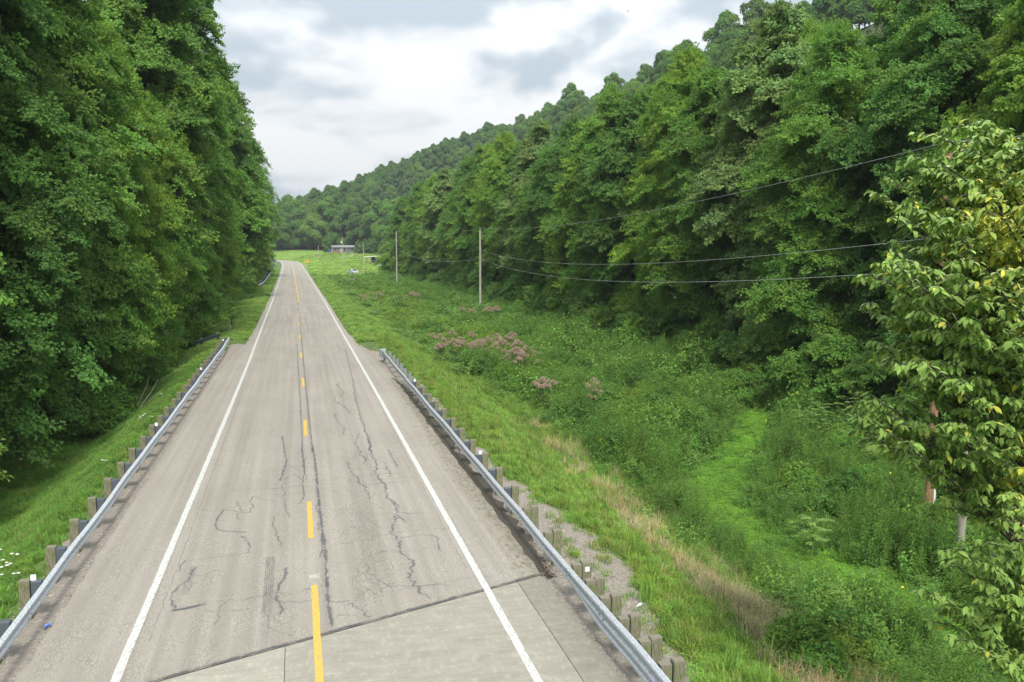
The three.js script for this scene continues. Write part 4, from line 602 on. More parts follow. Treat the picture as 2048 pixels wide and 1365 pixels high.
{
  const r = rng(91), gold = weedGeo(7, 32, 0.19, 0.036, 5, { spread: 0.32, lean: 0.35 }), broad = weedGeo(6, 16, 0.25, 0.12, 6, { spread: 0.32, lean: 0.35 }), mound = sprayGeo(240, 0.13, 0.09, 7, { thick: 0.5, droop: 0.55, tilt: 1 }), clover = sprayGeo(150, 0.11, 0.085, 8, { thick: 0.1, droop: 0.02, tilt: 0.6 });
  const G = [], B = [], M = [], T = [], Y = [], Pl = [];
  const farm = (D) => Math.pow(D / 30, 0.9);
  for (let i = 0; i < 30000; i++) {
    const D = 9 + 215 * Math.pow(r(), 2.1), x = vergeEdge(D) + 0.6 + (30.5 - vergeEdge(D)) * r(); if (!seen(x, D, 120)) continue;
    const tr = onTrail(x, D); const tread = tr < 0.7 + 0.5 * r(); if (tread && r() > 0.05) continue;
    const edge = sstep(0.3, 3.4, x - vergeEdge(D)), n = fbm(x * 0.17, D * 0.15, 3), k = clamp(farm(D), 0.85, 2.2);
    if (D < 62 && x - vergeEdge(D) < 2.2 && r() < 0.72) continue;
    if (D > 60 && r() > 0.75) continue;
    const h = (0.5 + 1.15 * edge * clamp(0.6 + 1.6 * n, 0.2, 1.3) + 0.7 * r() * r()) * (0.95 + 0.55 * noise2(x * 0.75 + 31, D * 0.75)) * (tread ? 0.3 : tr < 1.5 ? 0.65 : 1) * (x > 22 ? 1.15 : 1) * (D > 75 ? 0.72 : 1), e = { p: V(x, ground(x, D) - 0.03, -D), q: upq(r, 0.3), s: V(0.9 * k, h, 0.9 * k), c: tint(r, 0.26, 0.24, x * 1.4, D * 1.4) };
    const z = noise2(x * 0.11 + 20, D * 0.1) + (r() - 0.5) * 0.9;
    if (D > 60 && x < 17 && z < 0.35) Pl.push({ ...e, s: V(e.s.x, e.s.y * 0.75, e.s.z) }); else if (z > 0.6) B.push(e); else if (z < -0.8) M.push({ ...e, p: e.p.clone().add(V(0, h * 0.55, 0)), s: V(0.62 * k, 0.62 * k * (0.7 + r() * 0.5), 0.62 * k) }); else G.push(e);
    if (r() < 0.012 && D < 60) Y.push({ p: e.p.clone().add(V(0, h * 0.95, 0)), q: upq(r, 0.6), s: 0.018 + r() * 0.02, c: [1, 1, 1] });
  }
  stuff('goldenrod_weeds', 'narrow-leaved green weeds filling the meadow', 'weeds', gold, BLADE.weed, G); stuff('broadleaf_weeds', 'broad-leaved green weeds in dense patches of the meadow', 'weeds', broad, BLADE.weed, B); stuff('bramble_weeds', 'low dark bramble mounds among the meadow weeds', 'weeds', mound, LEAF.deep, M); stuff('meadow_weeds', 'yellow-green weeds along the distant part of the meadow', 'weeds', gold, BLADE.pale, Pl);
  for (let i = 0; i < 12000; i++) { const a = r() * (trail.length - 1), k = Math.floor(a), f = a - k, p = trail[k], q = trail[Math.min(k + 1, trail.length - 1)], x = lerp(p.x, q.x, f) + (r() - 0.5) * 3, D = lerp(p.D, q.D, f) + (r() - 0.5) * 3; if (onTrail(x, D) > 0.85 + 0.5 * r() || !seen(x, D)) continue; T.push({ p: V(x, ground(x, D) + 0.03 + 0.2 * r() * r(), -D), q: upq(r, 0.9), s: 0.16 + r() * 0.2, c: tint(r, 0.24, 0.2, x, D) }); }
  const ST = [], stalk = weedGeo(1, 22, 0.2, 0.04, 15, { spread: 0.01, lean: 0.16, from: 0.2 }); for (let i = 0; i < 900; i++) { const D = 11 + 70 * Math.pow(r(), 1.6), x = vergeEdge(D) + 0.8 + 18 * r(); if (!seen(x, D) || onTrail(x, D) < 1.1) continue; const h = 1.1 + 0.9 * r(); ST.push({ p: V(x, ground(x, D) - 0.03, -D), q: upq(r, 0.25), s: V(0.75, h * (x - vergeEdge(D) < 2.5 ? 0.75 : 1), 0.75), c: tint(r, 0.25, 0.2, x, D) }); }
  stuff('tall_weeds', 'tall single-stemmed weeds rising above the rest of the meadow', 'weeds', stalk, BLADE.weed, ST);
  stuff('trail_cover', 'low bright green ground cover on the winding trail through the meadow', 'ground cover', clover, BLADE.cover, T);
  const fl = new THREE.IcosahedronGeometry(1, 0); stuff('yellow_blooms', 'small yellow blooms scattered over the meadow weeds', 'flowers', fl, mat([0.75, 0.55, 0.03], 0.8), Y);
}
// ---------------------------------------------------------------- bushes standing out of the meadow
{
  const r = rng(52); let i = 0;
  for (const [x0, x1, y0, y1, n, h] of [[1225, 1425, 880, 965, 8, 1.4], [1560, 1870, 900, 1090, 14, 1.7], [1590, 1720, 1290, 1380, 5, 0.9], [960, 1110, 735, 795, 8, 1.3], [1190, 1390, 790, 860, 12, 1.7], [1100, 1300, 720, 780, 10, 1.6], [1010, 1180, 690, 720, 8, 1.5], [1300, 1440, 850, 900, 6, 1.6], [1420, 1700, 780, 850, 12, 2.1], [1440, 1500, 1090, 1130, 3, 1.1], [1860, 2040, 1060, 1150, 7, 1.7], [780, 930, 615, 680, 5, 0.7]]) for (let k = 0; k < n; k++, i++) {
    const q = hit(lerp(x0, x1, r()), lerp(y0, y1, r())); if (onTrail(q.x, q.D) < 1.5) continue;
    const H = h * (0.6 + 0.6 * r()), R = H * (0.42 + 0.3 * r()); tree({ name: 'meadow_bush', label: 'leafy green bush growing among the meadow weeds', group: 'bushes among the meadow weeds', x: q.x, D: q.D, H, R, low: 0.1, r0: 0.025, limbs: 3, leaf: ['mid', 'deep', 'mid', 'olive'][i % 4], spray: i % 2 ? 'fine' : 'mound', seed: 900 + i, opts: { lobes: 9, per: 6, shape: i % 3 ? 'oval' : 'skirt', size: 0.5, hue: 0.2 } });
  }
}
// pink-headed wildflowers in clumps, one plant each
{
  const r = rng(44), stemM = mat([0.1, 0.12, 0.05], 0.9), pink = mat([0.37, 0.245, 0.2], 0.95), bits = [], leaf = weedGeo(3, 20, 0.22, 0.06, 12, { spread: 0.12, lean: 0.2 });
  const heads = [[0, 1, 0], [0.17, 0.9, 0.08], [-0.16, 0.94, 0.1], [0.06, 0.84, -0.17], [-0.1, 0.8, -0.12]];
  for (const [hx, hy, hz] of heads) for (let i = 0; i < 40; i++) { const a = i * 2.399, q = Math.sqrt(i / 40) * 0.1, g = new THREE.IcosahedronGeometry(0.009 + 0.009 * r(), 0); g.translate(hx + Math.cos(a) * q + (r() - 0.5) * 0.03, hy + 0.09 * (1 - (q / 0.1) ** 2) + (r() - 0.5) * 0.05, hz + Math.sin(a) * q + (r() - 0.5) * 0.03); bits.push(g); }
  const head = mergeGeometries(bits), stem = mergeGeometries(heads.map(([x, y, z]) => tube([V(x * 0.3, 0, z * 0.3), V(x * 0.6, 0.5, z * 0.6), V(x, y, z)], [0.01, 0.008, 0.006], 5)));
  const spots = []; const clump = (n, x0, x1, y0, y1) => { for (let i = 0; i < n; i++) spots.push([lerp(x0, x1, r()), lerp(y0, y1, r())]); };
  clump(34, 866, 1040, 698, 738); clump(14, 1000, 1078, 735, 768); clump(4, 1180, 1205, 825, 850); clump(3, 1075, 1110, 815, 830); clump(8, 718, 768, 606, 614); clump(8, 785, 838, 608, 616); clump(9, 925, 995, 640, 652); clump(4, 695, 712, 572, 578);
  const proto = new THREE.Group(); part('stem', stem, stemM, proto); const lv = part('foliage', leaf, BLADE.weed, proto); part('flower_head', head, pink, proto);
  for (const [px, py] of spots) { const q = hit(px, py), g = proto.clone(); g.name = numbered('pink_wildflower'); const s = 1.15 + r() * 0.75; g.position.set(q.x, q.y, -q.D); g.scale.set(s, s, s); g.rotation.y = r() * 6.28; scene.add(tag(g, 'tall wildflower with dusty pink domed heads standing in the meadow', 'wildflower', 'pink wildflowers in the meadow')); }
}
{ // white umbels on the grass bank
  const r = rng(45), stem = mergeGeometries([tube([V(0, 0, 0), V(0.02, 0.5, 0.01)], 0.006, 4), tube([V(0.02, 0.3, 0.01), V(0.1, 0.48, 0.05)], 0.005, 4)]), um = []; for (const [x, y, z] of [[0.02, 0.5, 0.01], [0.1, 0.48, 0.05]]) for (let i = 0; i < 16; i++) { const a = i * 2.399, q = Math.sqrt(i / 16) * 0.035, g = new THREE.IcosahedronGeometry(0.007, 0); g.translate(x + Math.cos(a) * q, y + 0.006 * r(), z + Math.sin(a) * q); um.push(g); }
  const umbel = mergeGeometries(um), white = mat([0.75, 0.76, 0.7], 0.9), st = mat([0.1, 0.17, 0.04], 0.9);
  for (const [px, py] of [[6, 1150], [14, 1162], [24, 1152], [20, 1176], [8, 1185], [28, 1190], [4, 1132], [282, 848], [292, 843], [300, 846], [288, 853], [320, 800], [206, 945], [215, 940]]) { const q = hit(px, py + 8), g = thing('white_wildflower', 'white flat-topped wildflower in the grass bank below the guardrail', 'wildflower', [q.x, q.y, -q.D], 'white wildflowers on the grass bank'); g.rotation.y = r() * 6; g.scale.setScalar(0.9 + r() * 0.4); part('stem', stem, st, g); part('flower_head', umbel, white, g); }
}
// large-leaved milkweed and feathery saplings
const bladeGeo = (L, W, droop) => { const P = [], ix = [], n = 4; for (let i = 0; i <= n; i++) { const t = i / n, w = W / 2 * Math.sin(Math.PI * Math.min(1, 0.12 + 0.88 * t)) * (t > 0.98 ? 0 : 1), y = -droop * t * t * L; P.push(-w, y + 0.12 * w, t * L, 0, y, t * L, w, y + 0.12 * w, t * L); } for (let i = 0; i < n; i++) for (let k = 0; k < 2; k++) { const a = i * 3 + k; ix.push(a, a + 1, a + 3, a + 1, a + 4, a + 3); } return geoFrom(P, ix, new Array(P.length).fill(1)); };
{
  const big = bladeGeo(0.24, 0.095, 0.25), lm = leafMat([0.15, 0.26, 0.07], 0.3), st = mat([0.16, 0.2, 0.08], 0.8);
  for (const [px, py, s, where] of [[1728, 1352, 1.0, 'with a pale upright top'], [1590, 1345, 0.8, 'beside the dry grass']]) { const q = hit(px, py), g = thing('milkweed_plant', `broad-leaved milkweed plant ${where} at the meadow edge`, 'plant', [q.x, q.y, -q.D]); g.scale.setScalar(s); part('stem', tube([V(0, 0, 0), V(0.02, 0.7, 0), V(0.03, 1.35, 0.02)], [0.018, 0.014, 0.008], 6), st, g); for (let i = 0; i < 18; i++) { const l = part('leaf', big, lm, g), t = 0.3 + 0.7 * i / 18; l.position.set(0.02, 1.32 * t, 0); l.rotation.set(-0.35 - 0.5 * (i / 18), i * 1.62 + (i % 2) * 3.14, 0, 'YXZ'); l.scale.setScalar(1.1 - 0.6 * Math.max(0, i / 18 - 0.35)); } }
  const lf = bladeGeo(0.11, 0.034, 0.3), sm = leafMat([0.17, 0.3, 0.05], 0.35), r = rng(61);
  for (const [px, py, H] of [[1640, 900, 2.4], [1690, 895, 2.6], [1745, 905, 2.5], [1600, 905, 2.1], [1622, 1130, 1.6], [1935, 1030, 2.2], [1690, 1260, 1.1]]) {
    const q = hit(px, py), g = thing('feathery_sapling', 'light green sapling with feathery leaves above the meadow weeds', 'sapling', [q.x, q.y, -q.D], 'feathery saplings in the meadow'); part('stem', tube([V(0, 0, 0), V(0.05, H * 0.5, 0), V(0, H * 0.95, 0.05)], [0.025, 0.018, 0.008], 5), st, g);
    const L = []; for (let k = 0; k < 18; k++) { const t = 0.45 + 0.55 * k / 18, w = k * 2.399, len = 0.5 + r() * 0.25, out = V(Math.cos(w), 0.35, Math.sin(w)).normalize(); for (let i = 0; i < 16; i++) { const u = 0.15 + 0.85 * Math.floor(i / 2) / 8, side = i % 2 ? 1 : -1, p = V(0, H * t * 0.97, 0).addScaledVector(out, len * u); p.y -= 0.25 * u * u * len; const d = V(-out.z * side, -0.15, out.x * side).addScaledVector(out, 0.6).normalize(); L.push({ p, q: new THREE.Quaternion().setFromUnitVectors(V(0, 0, 1), d), s: 0.9 + r() * 0.4, c: tint(r, 0.15, 0.1) }); } }
    instanced('foliage', lf, sm, L, g);
  }
}
console.log('meadow done');

// ---------------------------------------------------------------- the yellowing tree close by
{
  const r = rng(303), tx = 11.2, tD = 9.4, gy = ground(tx, tD), o = thing('yellowing_tree', 'broad-leaved tree with drooping leaves turning yellow beside the meadow', 'tree', [tx, gy, -tD]);
  const loc = (v) => V(v.x - tx, v.y - gy, v.z + tD), trunkTop = 11.6;
  const tips = [[1925, 235, 9.6], [1960, 245, 10.2], [1885, 268, 9.4], [1905, 290, 10], [1950, 300, 9], [1978, 262, 9.6], [1780, 362, 10.4], [1840, 318, 9.8], [1765, 395, 10.0], [1742, 545, 9.6], [1728, 600, 10.2], [1760, 690, 9.4], [1748, 830, 9.6], [1735, 790, 10.3], [1760, 885, 9.2], [1830, 520, 8.4], [1860, 620, 8.2], [1870, 430, 8.6], [1990, 330, 8.8], [2040, 300, 9.4], [2000, 420, 8.0], [2030, 560, 7.6], [1960, 660, 8.0], [1900, 720, 8.4], [1920, 840, 8.2], [1990, 780, 8.4], [2040, 700, 8.0], [1885, 1195, 8.4], [1925, 1260, 8.6], [1960, 1300, 8.2], [1990, 1180, 8.0], [2035, 1240, 8.4], [2040, 990, 7.4], [2060, 480, 8.4], [2080, 860, 8.2], [1935, 500, 7.8], [2090, 640, 7.6], [1800, 610, 10.8], [1850, 700, 11], [1830, 420, 11]];
  for (let i = 0; i < 46; i++) { const py = 290 + 480 * r(), x0 = table([[230, 1900], [330, 1850], [400, 1800], [560, 1770], [700, 1790], [770, 1830]], py); tips.push([lerp(x0, 2110, r()), py, 8 + 2.6 * r()]); }
  for (let i = 0; i < 22; i++) { const py = 340 + 380 * r(); tips.push([table([[330, 1850], [400, 1790], [560, 1750], [700, 1770]], py) + 70 * r(), py, 8.8 + 1.8 * r()]); }
  for (let i = 0; i < 11; i++) tips.push([1745 + 110 * r(), 790 + 95 * r(), 8.6 + 1.6 * r()]);
  for (let i = 0; i < 14; i++) tips.push([1890 + 200 * r(), 1080 + 180 * r(), 7.8 + 1.4 * r()]);
  for (let i = 0; i < 8; i++) tips.push([1850 + 60 * r(), 300 + 200 * r(), 9 + 1.4 * r()]);
  const gs = [], leaves = [], trunk = []; for (let i = 0; i <= 8; i++) { const t = i / 8; trunk.push(V(0.25 * noise2(5, t * 2), t * trunkTop - (i ? 0 : 0.4), 0.25 * noise2(9, t * 2))); }
  gs.push(tube(trunk, trunk.map((_, i) => 0.17 * (i ? 1 - 0.85 * i / 8 : 1.3)), 9));
  const yellow = (p) => { const q = project(p.x + tx, p.y + gy, p.z - tD); return Math.exp(-(((q[0] - 2010) / 75) ** 2 + ((q[1] - 460) / 110) ** 2)) + 0.6 * Math.exp(-(((q[0] - 2050) / 60) ** 2 + ((q[1] - 960) / 70) ** 2)); };
  const addLeaves = (pts, n) => { for (let i = 0; i < n; i++) { const t = (i + r()) / n, k = Math.min(pts.length - 2, Math.floor(t * (pts.length - 1))), f = t * (pts.length - 1) - k, p = pts[k].clone().lerp(pts[k + 1], f), al = pts[k + 1].clone().sub(pts[k]).normalize(); for (let m = 0; m < 3; m++) { const a = r() * 6.28, d = al.clone().multiplyScalar(0.45).add(V(Math.cos(a), -0.05 - 0.95 * r(), Math.sin(a))).normalize(), z = d.clone(), side = V(0, 0, 0).crossVectors(V((r() - 0.5) * 1.1, 1, (r() - 0.5) * 1.1), z).normalize(), y = V(0, 0, 0).crossVectors(z, side), q = new THREE.Quaternion().setFromRotationMatrix(new THREE.Matrix4().makeBasis(side, y, z)); const yl = yellow(p), v = 0.8 + r() * 0.4, h = r() < 0.02 + 0.5 * yl ? 0.6 + 0.7 * r() : 0.05 * r() + 0.25 * yl; leaves.push({ p: p.clone().add(V((r() - 0.5) * 0.08, (r() - 0.5) * 0.06, (r() - 0.5) * 0.08)), q, s: 0.55 + r() * 0.75, c: [v * (1 + 1.5 * h), v * (1 + 0.45 * h), v * (1 - 0.2 * h)] }); } } };
  for (const [px, py, D] of tips) {
    const T = loc(atD(px, py, D)), h0 = clamp(T.y - 0.45 * Math.hypot(T.x, T.z) - 0.6 - r() * 0.5, 1.2, trunkTop - 1), k = h0 / trunkTop * 8, S = trunk[Math.floor(k)].clone().lerp(trunk[Math.min(8, Math.floor(k) + 1)], k % 1), Md = S.clone().lerp(T, 0.5); Md.y += 0.25;
    const c = new THREE.QuadraticBezierCurve3(S, Md, T), P = c.getPoints(7); gs.push(tube(P, P.map((_, i) => 0.04 * (1 - 0.85 * i / 7)), 5)); addLeaves(P.slice(3), 14);
    for (let j = 0; j < 8; j++) { const u = 0.38 + 0.6 * (j + r() * 0.6) / 8, b = c.getPoint(u), a = c.getTangent(u), sd = V(-a.z, 0, a.x).normalize().multiplyScalar(j % 2 ? 1 : -1), len = (0.35 + 0.5 * r()) * (1.25 - 0.6 * u), e = b.clone().addScaledVector(a, len * 0.6).addScaledVector(sd, len * (0.5 + 0.4 * r())).add(V(0, len * (r() * 0.5 - 0.3), 0)), tw = [b, b.clone().lerp(e, 0.5).add(V(0, 0.05, 0)), e]; gs.push(tube(tw, [0.011, 0.008, 0.004], 4)); addLeaves(tw, 17); }
  }
  part('trunk', mergeGeometries(gs), mat([0.07, 0.06, 0.045], 0.95), o);
  const lg = bladeGeo(0.112, 0.051, 0.36), lm = new THREE.MeshPhysicalMaterial({ color: new THREE.Color(0.215, 0.365, 0.055), roughness: 0.8, transmission: 0.35, thickness: 0, side: THREE.DoubleSide });
  // the leaves that show largest are meshes of their own
  const rank = leaves.map((l, i) => { const q = project(l.p.x + tx, l.p.y + gy, l.p.z - tD); return [q[0] > 0 && q[0] < 2048 && q[1] > 0 && q[1] < 1365 ? q[2] / l.s : 1e9, i]; }).sort((a, b) => a[0] - b[0]), own = new Set(rank.slice(0, 300).map((e) => e[1]));
  const ownM = new Map();
  for (const i of own) { const l = leaves[i], key = l.c.map((v) => Math.round(v * 4)).join(); if (!ownM.has(key)) { const m = lm.clone(); m.color.setRGB(...key.split(',').map((v, k) => v / 4 * [0.215, 0.365, 0.055][k])); ownM.set(key, m); } const m = part('leaf', lg, ownM.get(key), o); m.position.copy(l.p); m.quaternion.copy(l.q); m.scale.setScalar(l.s); }
  instanced('crown', lg, lm, leaves.filter((_, i) => !own.has(i)), o);
  console.log('near tree leaves', leaves.length, ownM.size);
}

// ---------------------------------------------------------------- long house, shed, vehicles and far bits
{
  const D = 420, hx = 17.2, gy = ground(22, D) - 0.6, o = thing('house', 'long low grey house with a pale metal roof and wooden decks above the lawn', 'house', [hx, gy, -D]);
  const siding = mat([0.12, 0.125, 0.14], 0.9), tan = mat([0.26, 0.16, 0.085], 0.9), deckW = mat([0.17, 0.155, 0.13], 0.95), roofM = mat([0.2, 0.2, 0.2], 0.7), white = mat([0.38, 0.38, 0.37], 0.7), dark = mat([0.02, 0.025, 0.03], 0.15), blue = mat([0.03, 0.07, 0.2], 0.6), dk = mat([0.05, 0.05, 0.055], 0.9);
  part('wall', box(13.5, 2.6, 5, 6.75, 2.0, -3), siding, o); part('wall', box(7, 2.4, 5, 17.2, 2.9, -4.5), dk, o);
  const rf = new THREE.Shape(); rf.moveTo(-3.1, 0); rf.lineTo(0, 1.0); rf.lineTo(3.1, 0); rf.lineTo(3.1, -0.12); rf.lineTo(0, 0.85); rf.lineTo(-3.1, -0.12); rf.closePath();
  const rg = new THREE.ExtrudeGeometry(rf, { depth: 14.4, bevelEnabled: false }); rg.rotateY(Math.PI / 2); rg.translate(-0.4, 3.35, -3); part('roof', rg, roofM, o); const rg2 = new THREE.ExtrudeGeometry(rf, { depth: 7.6, bevelEnabled: false }); rg2.rotateY(Math.PI / 2); rg2.translate(13.4, 4.1, -4.5); part('roof', rg2, mat([0.16, 0.15, 0.15], 0.8), o);
  for (const [x, w] of [[1.6, 0.9], [6.2, 1.1], [9.6, 1.3]]) { const f = part('window', box(w + 0.24, 1.3, 0.08, x, 2.2, -0.46), white, o); part('pane', box(w, 1.06, 0.04, x, 2.2, -0.41), dark, f); }
  part('door', box(0.95, 2.05, 0.08, 4.2, 1.75, -0.45), white, o);
  const deck = part('deck', box(4.4, 0.18, 2.6, 1.6, 0.75, 0.8), tan, o); for (let i = 0; i < 7; i++) part('deck_post', box(0.12, i % 2 ? 1.0 : 2.9, 0.12, -0.5 + i * 0.7, i % 2 ? 1.2 : 2.0, 2.0), tan, o); for (let i = 0; i < 4; i++) part('deck_board', box(4.4, 0.16, 0.05, 1.6, 0.95 + i * 0.22, 2.08), tan, o);
  part('porch', box(5.5, 1.3, 2.4, 10.4, 0.9, 1.0), deckW, o); part('porch_step', box(1.3, 0.5, 1.0, 6.2, 0.5, 0.4), white, o); part('skirting', box(13.5, 0.9, 0.1, 6.75, 0.3, -0.42), deckW, o);
  part('tarp', box(1.6, 2.2, 2.2, -1.5, 1.6, -2), blue, o);
  for (const x of [-0.3, 6.9, 13.2]) part('porch_post', box(0.16, 2.6, 0.16, x, 2.1, 2.1), white, o);
}
{
  const D = 330, x = 25.6, gy = ground(28, D), o = thing('open_shed', 'open-sided shed with a white sloping sheet roof on the lawn', 'shed', [x, gy, -D]);
  const roofG = box(5.2, 0.16, 4.4); roofG.rotateZ(0.05); roofG.translate(2.4, 2.5, -2); part('roof', roofG, mat([0.8, 0.81, 0.8], 0.5), o); for (const [a, b] of [[0.1, 0], [1.9, 0], [4.7, 0], [0.1, -4], [4.7, -4]]) part('post', box(0.14, 2.5, 0.14, a, 1.2, b), mat([0.5, 0.48, 0.44], 0.9), o); part('back_panel', box(1.7, 1.9, 0.1, 4.1, 1.4, -3.9), mat([0.13, 0.14, 0.16], 0.9), o);
}
function vehicle(name, label, x, D, turn, c, cab) {
  const o = thing(name, label, 'vehicle', [x, ground(x, D), -D]); o.rotation.y = turn;
  const sh = new THREE.Shape(); (cab ? [[-2.4, 0.45], [2.3, 0.45], [2.35, 1.0], [1.2, 1.12], [0.7, 1.75], [-0.7, 1.75], [-0.85, 1.1], [-2.4, 1.1]] : [[-2.1, 0.4], [2.1, 0.4], [2.15, 0.8], [1.2, 0.95], [0.55, 1.45], [-1.2, 1.45], [-1.95, 0.95], [-2.15, 0.85]]).forEach((q, i) => (i ? sh.lineTo(...q) : sh.moveTo(...q))); sh.closePath();
  const g = new THREE.ExtrudeGeometry(sh, { depth: 1.6, bevelEnabled: true, bevelThickness: 0.08, bevelSize: 0.06, bevelSegments: 2 }); g.translate(0, 0, -0.8); part('body', g, mat(c, 0.35, { metalness: 0.3 }), o);
  const gl = mat([0.03, 0.04, 0.05], 0.1); for (const s of [-1, 1]) part('window', box(1.3, 0.36, 0.02, -0.1, 1.32, s * 0.895), gl, o); const w = part('windscreen', box(0.03, 0.55, 1.35), gl, o); w.position.set(1.0, 1.28, 0); w.rotation.z = 0.75;
  const wg = new THREE.CylinderGeometry(0.34, 0.34, 0.24, 14); wg.rotateX(Math.PI / 2); const tg = mat([0.02, 0.02, 0.02], 0.9), rim = new THREE.CylinderGeometry(0.19, 0.19, 0.25, 10); rim.rotateX(Math.PI / 2); for (const a of [-1.35, 1.35]) for (const s of [-0.78, 0.78]) { const q = part('wheel', wg, tg, o); q.position.set(a, 0.34, s); part('rim', rim, mat([0.4, 0.4, 0.42], 0.4), q); }
}
vehicle('pickup_truck', 'dark pickup truck parked beside the open shed on the lawn', 31.0, 328, 0.25, [0.05, 0.065, 0.085], true);
{ const q = hit(706, 549); vehicle('small_car', 'small silver car half sunk in tall grass beyond the meadow', q.x, q.D, -1.2, [0.6, 0.63, 0.65], false); }
{ const D = 300, p = atD(764, 521, D), o = thing('white_tank', 'round white tank beside the pale shrub on the lawn', 'tank', [p.x, ground(p.x, D), -D]); part('shell', new THREE.LatheGeometry([[0.001, 0], [0.7, 0], [0.82, 0.2], [0.82, 1.1], [0.6, 1.5], [0.2, 1.65], [0.001, 1.66]].map(([a, b]) => new THREE.Vector2(a, b)), 20), mat([0.75, 0.77, 0.8], 0.5), o); part('lid', new THREE.CylinderGeometry(0.2, 0.2, 0.12, 12).translate(0, 1.68, 0), mat([0.6, 0.6, 0.62], 0.5), o); }
{ const D = 333, p = atD(614, 523, D), gy = ground(p.x, D), o = thing('warning_sign', 'orange diamond warning sign with a black arrow beside the far bend', 'road sign', [p.x, gy, -D]); part('post', box(0.09, 2.3, 0.06, 0, 1.0, -0.05), mat([0.3, 0.32, 0.3], 0.6), o); const b = part('panel', box(1.2, 1.2, 0.02), mat([0.85, 0.36, 0.02], 0.5), o); b.position.y = Math.max(1.25, p.y - gy); b.rotation.z = Math.PI / 4; const a = new THREE.Shape(); [[-0.08, -0.45], [0.08, -0.45], [0.08, 0.0], [-0.1, 0.22], [0.05, 0.3], [-0.35, 0.4], [-0.3, 0.02], [-0.2, 0.12], [-0.08, -0.05]].forEach((q, i) => (i ? a.lineTo(...q) : a.moveTo(...q))); a.closePath(); const ar = part('arrow', new THREE.ExtrudeGeometry(a, { depth: 0.012, bevelEnabled: false }), mat([0.01, 0.01, 0.01], 0.6), b); ar.rotation.z = -Math.PI / 4; ar.position.z = 0.012; }
{ // driveways
  const dm = mat([0.42, 0.39, 0.33], 1), strip = (label, pts, w) => { const L = pts.map((q) => hit(...q)), c = new THREE.CatmullRomCurve3(L.map((q) => V(q.x, 0, -q.D))), P = c.getPoints(30); struct('driveway', sheet(3, 30, (u, v) => { const k = Math.round(v * 30), p = P[k], t = P[Math.min(30, k + 1)].clone().sub(P[Math.max(0, k - 1)]).normalize(), l = (u - 0.5) * w, x = p.x - t.z * l, z = p.z + t.x * l; return [x, ground(x, -z) + 0.06, z]; }), dm, label); };
  strip('pale gravel driveway crossing the lawn from the road', [[606, 531.5], [640, 531], [690, 530.5]], 2.4); strip('pale gravel drive climbing to the long house', [[686, 515], [700, 512], [714, 508.5]], 2.6); strip('pale gravel track leaving the road on the bank side', [[541, 587], [520, 591], [500, 594]], 1.6);
}
{ const D = 655, p = atD(598.5, 375, D), gy = ground(p.x, D), H = p.y - gy, o = thing('radio_mast', 'thin lattice radio mast above the hilltop trees', 'mast', [p.x, gy, -D]); const gs = []; for (let k = 0; k < 3; k++) { const a = k * 2.094; gs.push(tube([V(Math.cos(a) * 0.5, 0, Math.sin(a) * 0.5), V(Math.cos(a) * 0.12, H, Math.sin(a) * 0.12)], 0.05, 4)); } for (let i = 0; i < 24; i++) { const t = i / 24, t1 = (i + 1) / 24, a = i * 2.094, b = a + 2.094, w = 0.5 - 0.38 * t, w1 = 0.5 - 0.38 * t1; gs.push(tube([V(Math.cos(a) * w, H * t, Math.sin(a) * w), V(Math.cos(b) * w1, H * t1, Math.sin(b) * w1)], 0.03, 3)); } part('lattice', mergeGeometries(gs), mat([0.35, 0.35, 0.37], 0.6), o); }
{ const p = atD(1256, 22, 78), o = thing('bird', 'small dark bird gliding against the clouds', 'bird', [p.x, p.y, p.z]); const m = mat([0.1, 0.1, 0.11], 0.8); const body = new THREE.LatheGeometry([[0.001, -0.12], [0.025, -0.08], [0.035, 0], [0.022, 0.08], [0.001, 0.13]].map(([a, b]) => new THREE.Vector2(a, b)), 8); body.rotateX(Math.PI / 2); part('body', body, m, o); for (const s of [-1, 1]) { part('wing', geoFrom([0, 0, -0.05, 0, 0, 0.05, s * 0.15, 0.05, -0.04, s * 0.15, 0.05, 0.04, s * 0.3, 0.02, 0.05, 0, 0.012, 0, s * 0.15, 0.06, 0], [0, 2, 5, 5, 2, 6, 1, 5, 3, 5, 6, 3, 2, 4, 6, 6, 4, 3, 0, 1, 2, 1, 3, 2, 2, 3, 4]), m, o); } o.rotation.set(0, 0.6, 0.45); }
{ // weathered posts by the end of the rail
  const wp = (px, py, H, w, label, lean) => { const q = hit(px, py), o = thing('wooden_post', label, 'post', [q.x, q.y - 0.1, -q.D]); part('shaft', tube([V(0, 0, 0), V(lean * 0.5, H * 0.5, 0.02), V(lean, H, 0)], [w, w * 0.9, w * 0.8], 8), oldWoods[1], o); part('band', new THREE.CylinderGeometry(w * 1.02, w * 1.02, 0.12, 8).translate(lean * 0.8, H * 0.8, 0), mat([0.3, 0.29, 0.26], 0.8), o); };
  wp(465, 653, 1.9, 0.13, 'stout weathered wooden post in the grass beyond the rail end', -0.06); wp(457, 667, 1.1, 0.05, 'thin leaning wooden stake just behind the rail end', -0.12); wp(462, 669, 0.85, 0.05, 'short thin stake touching the rail end', -0.06);
}
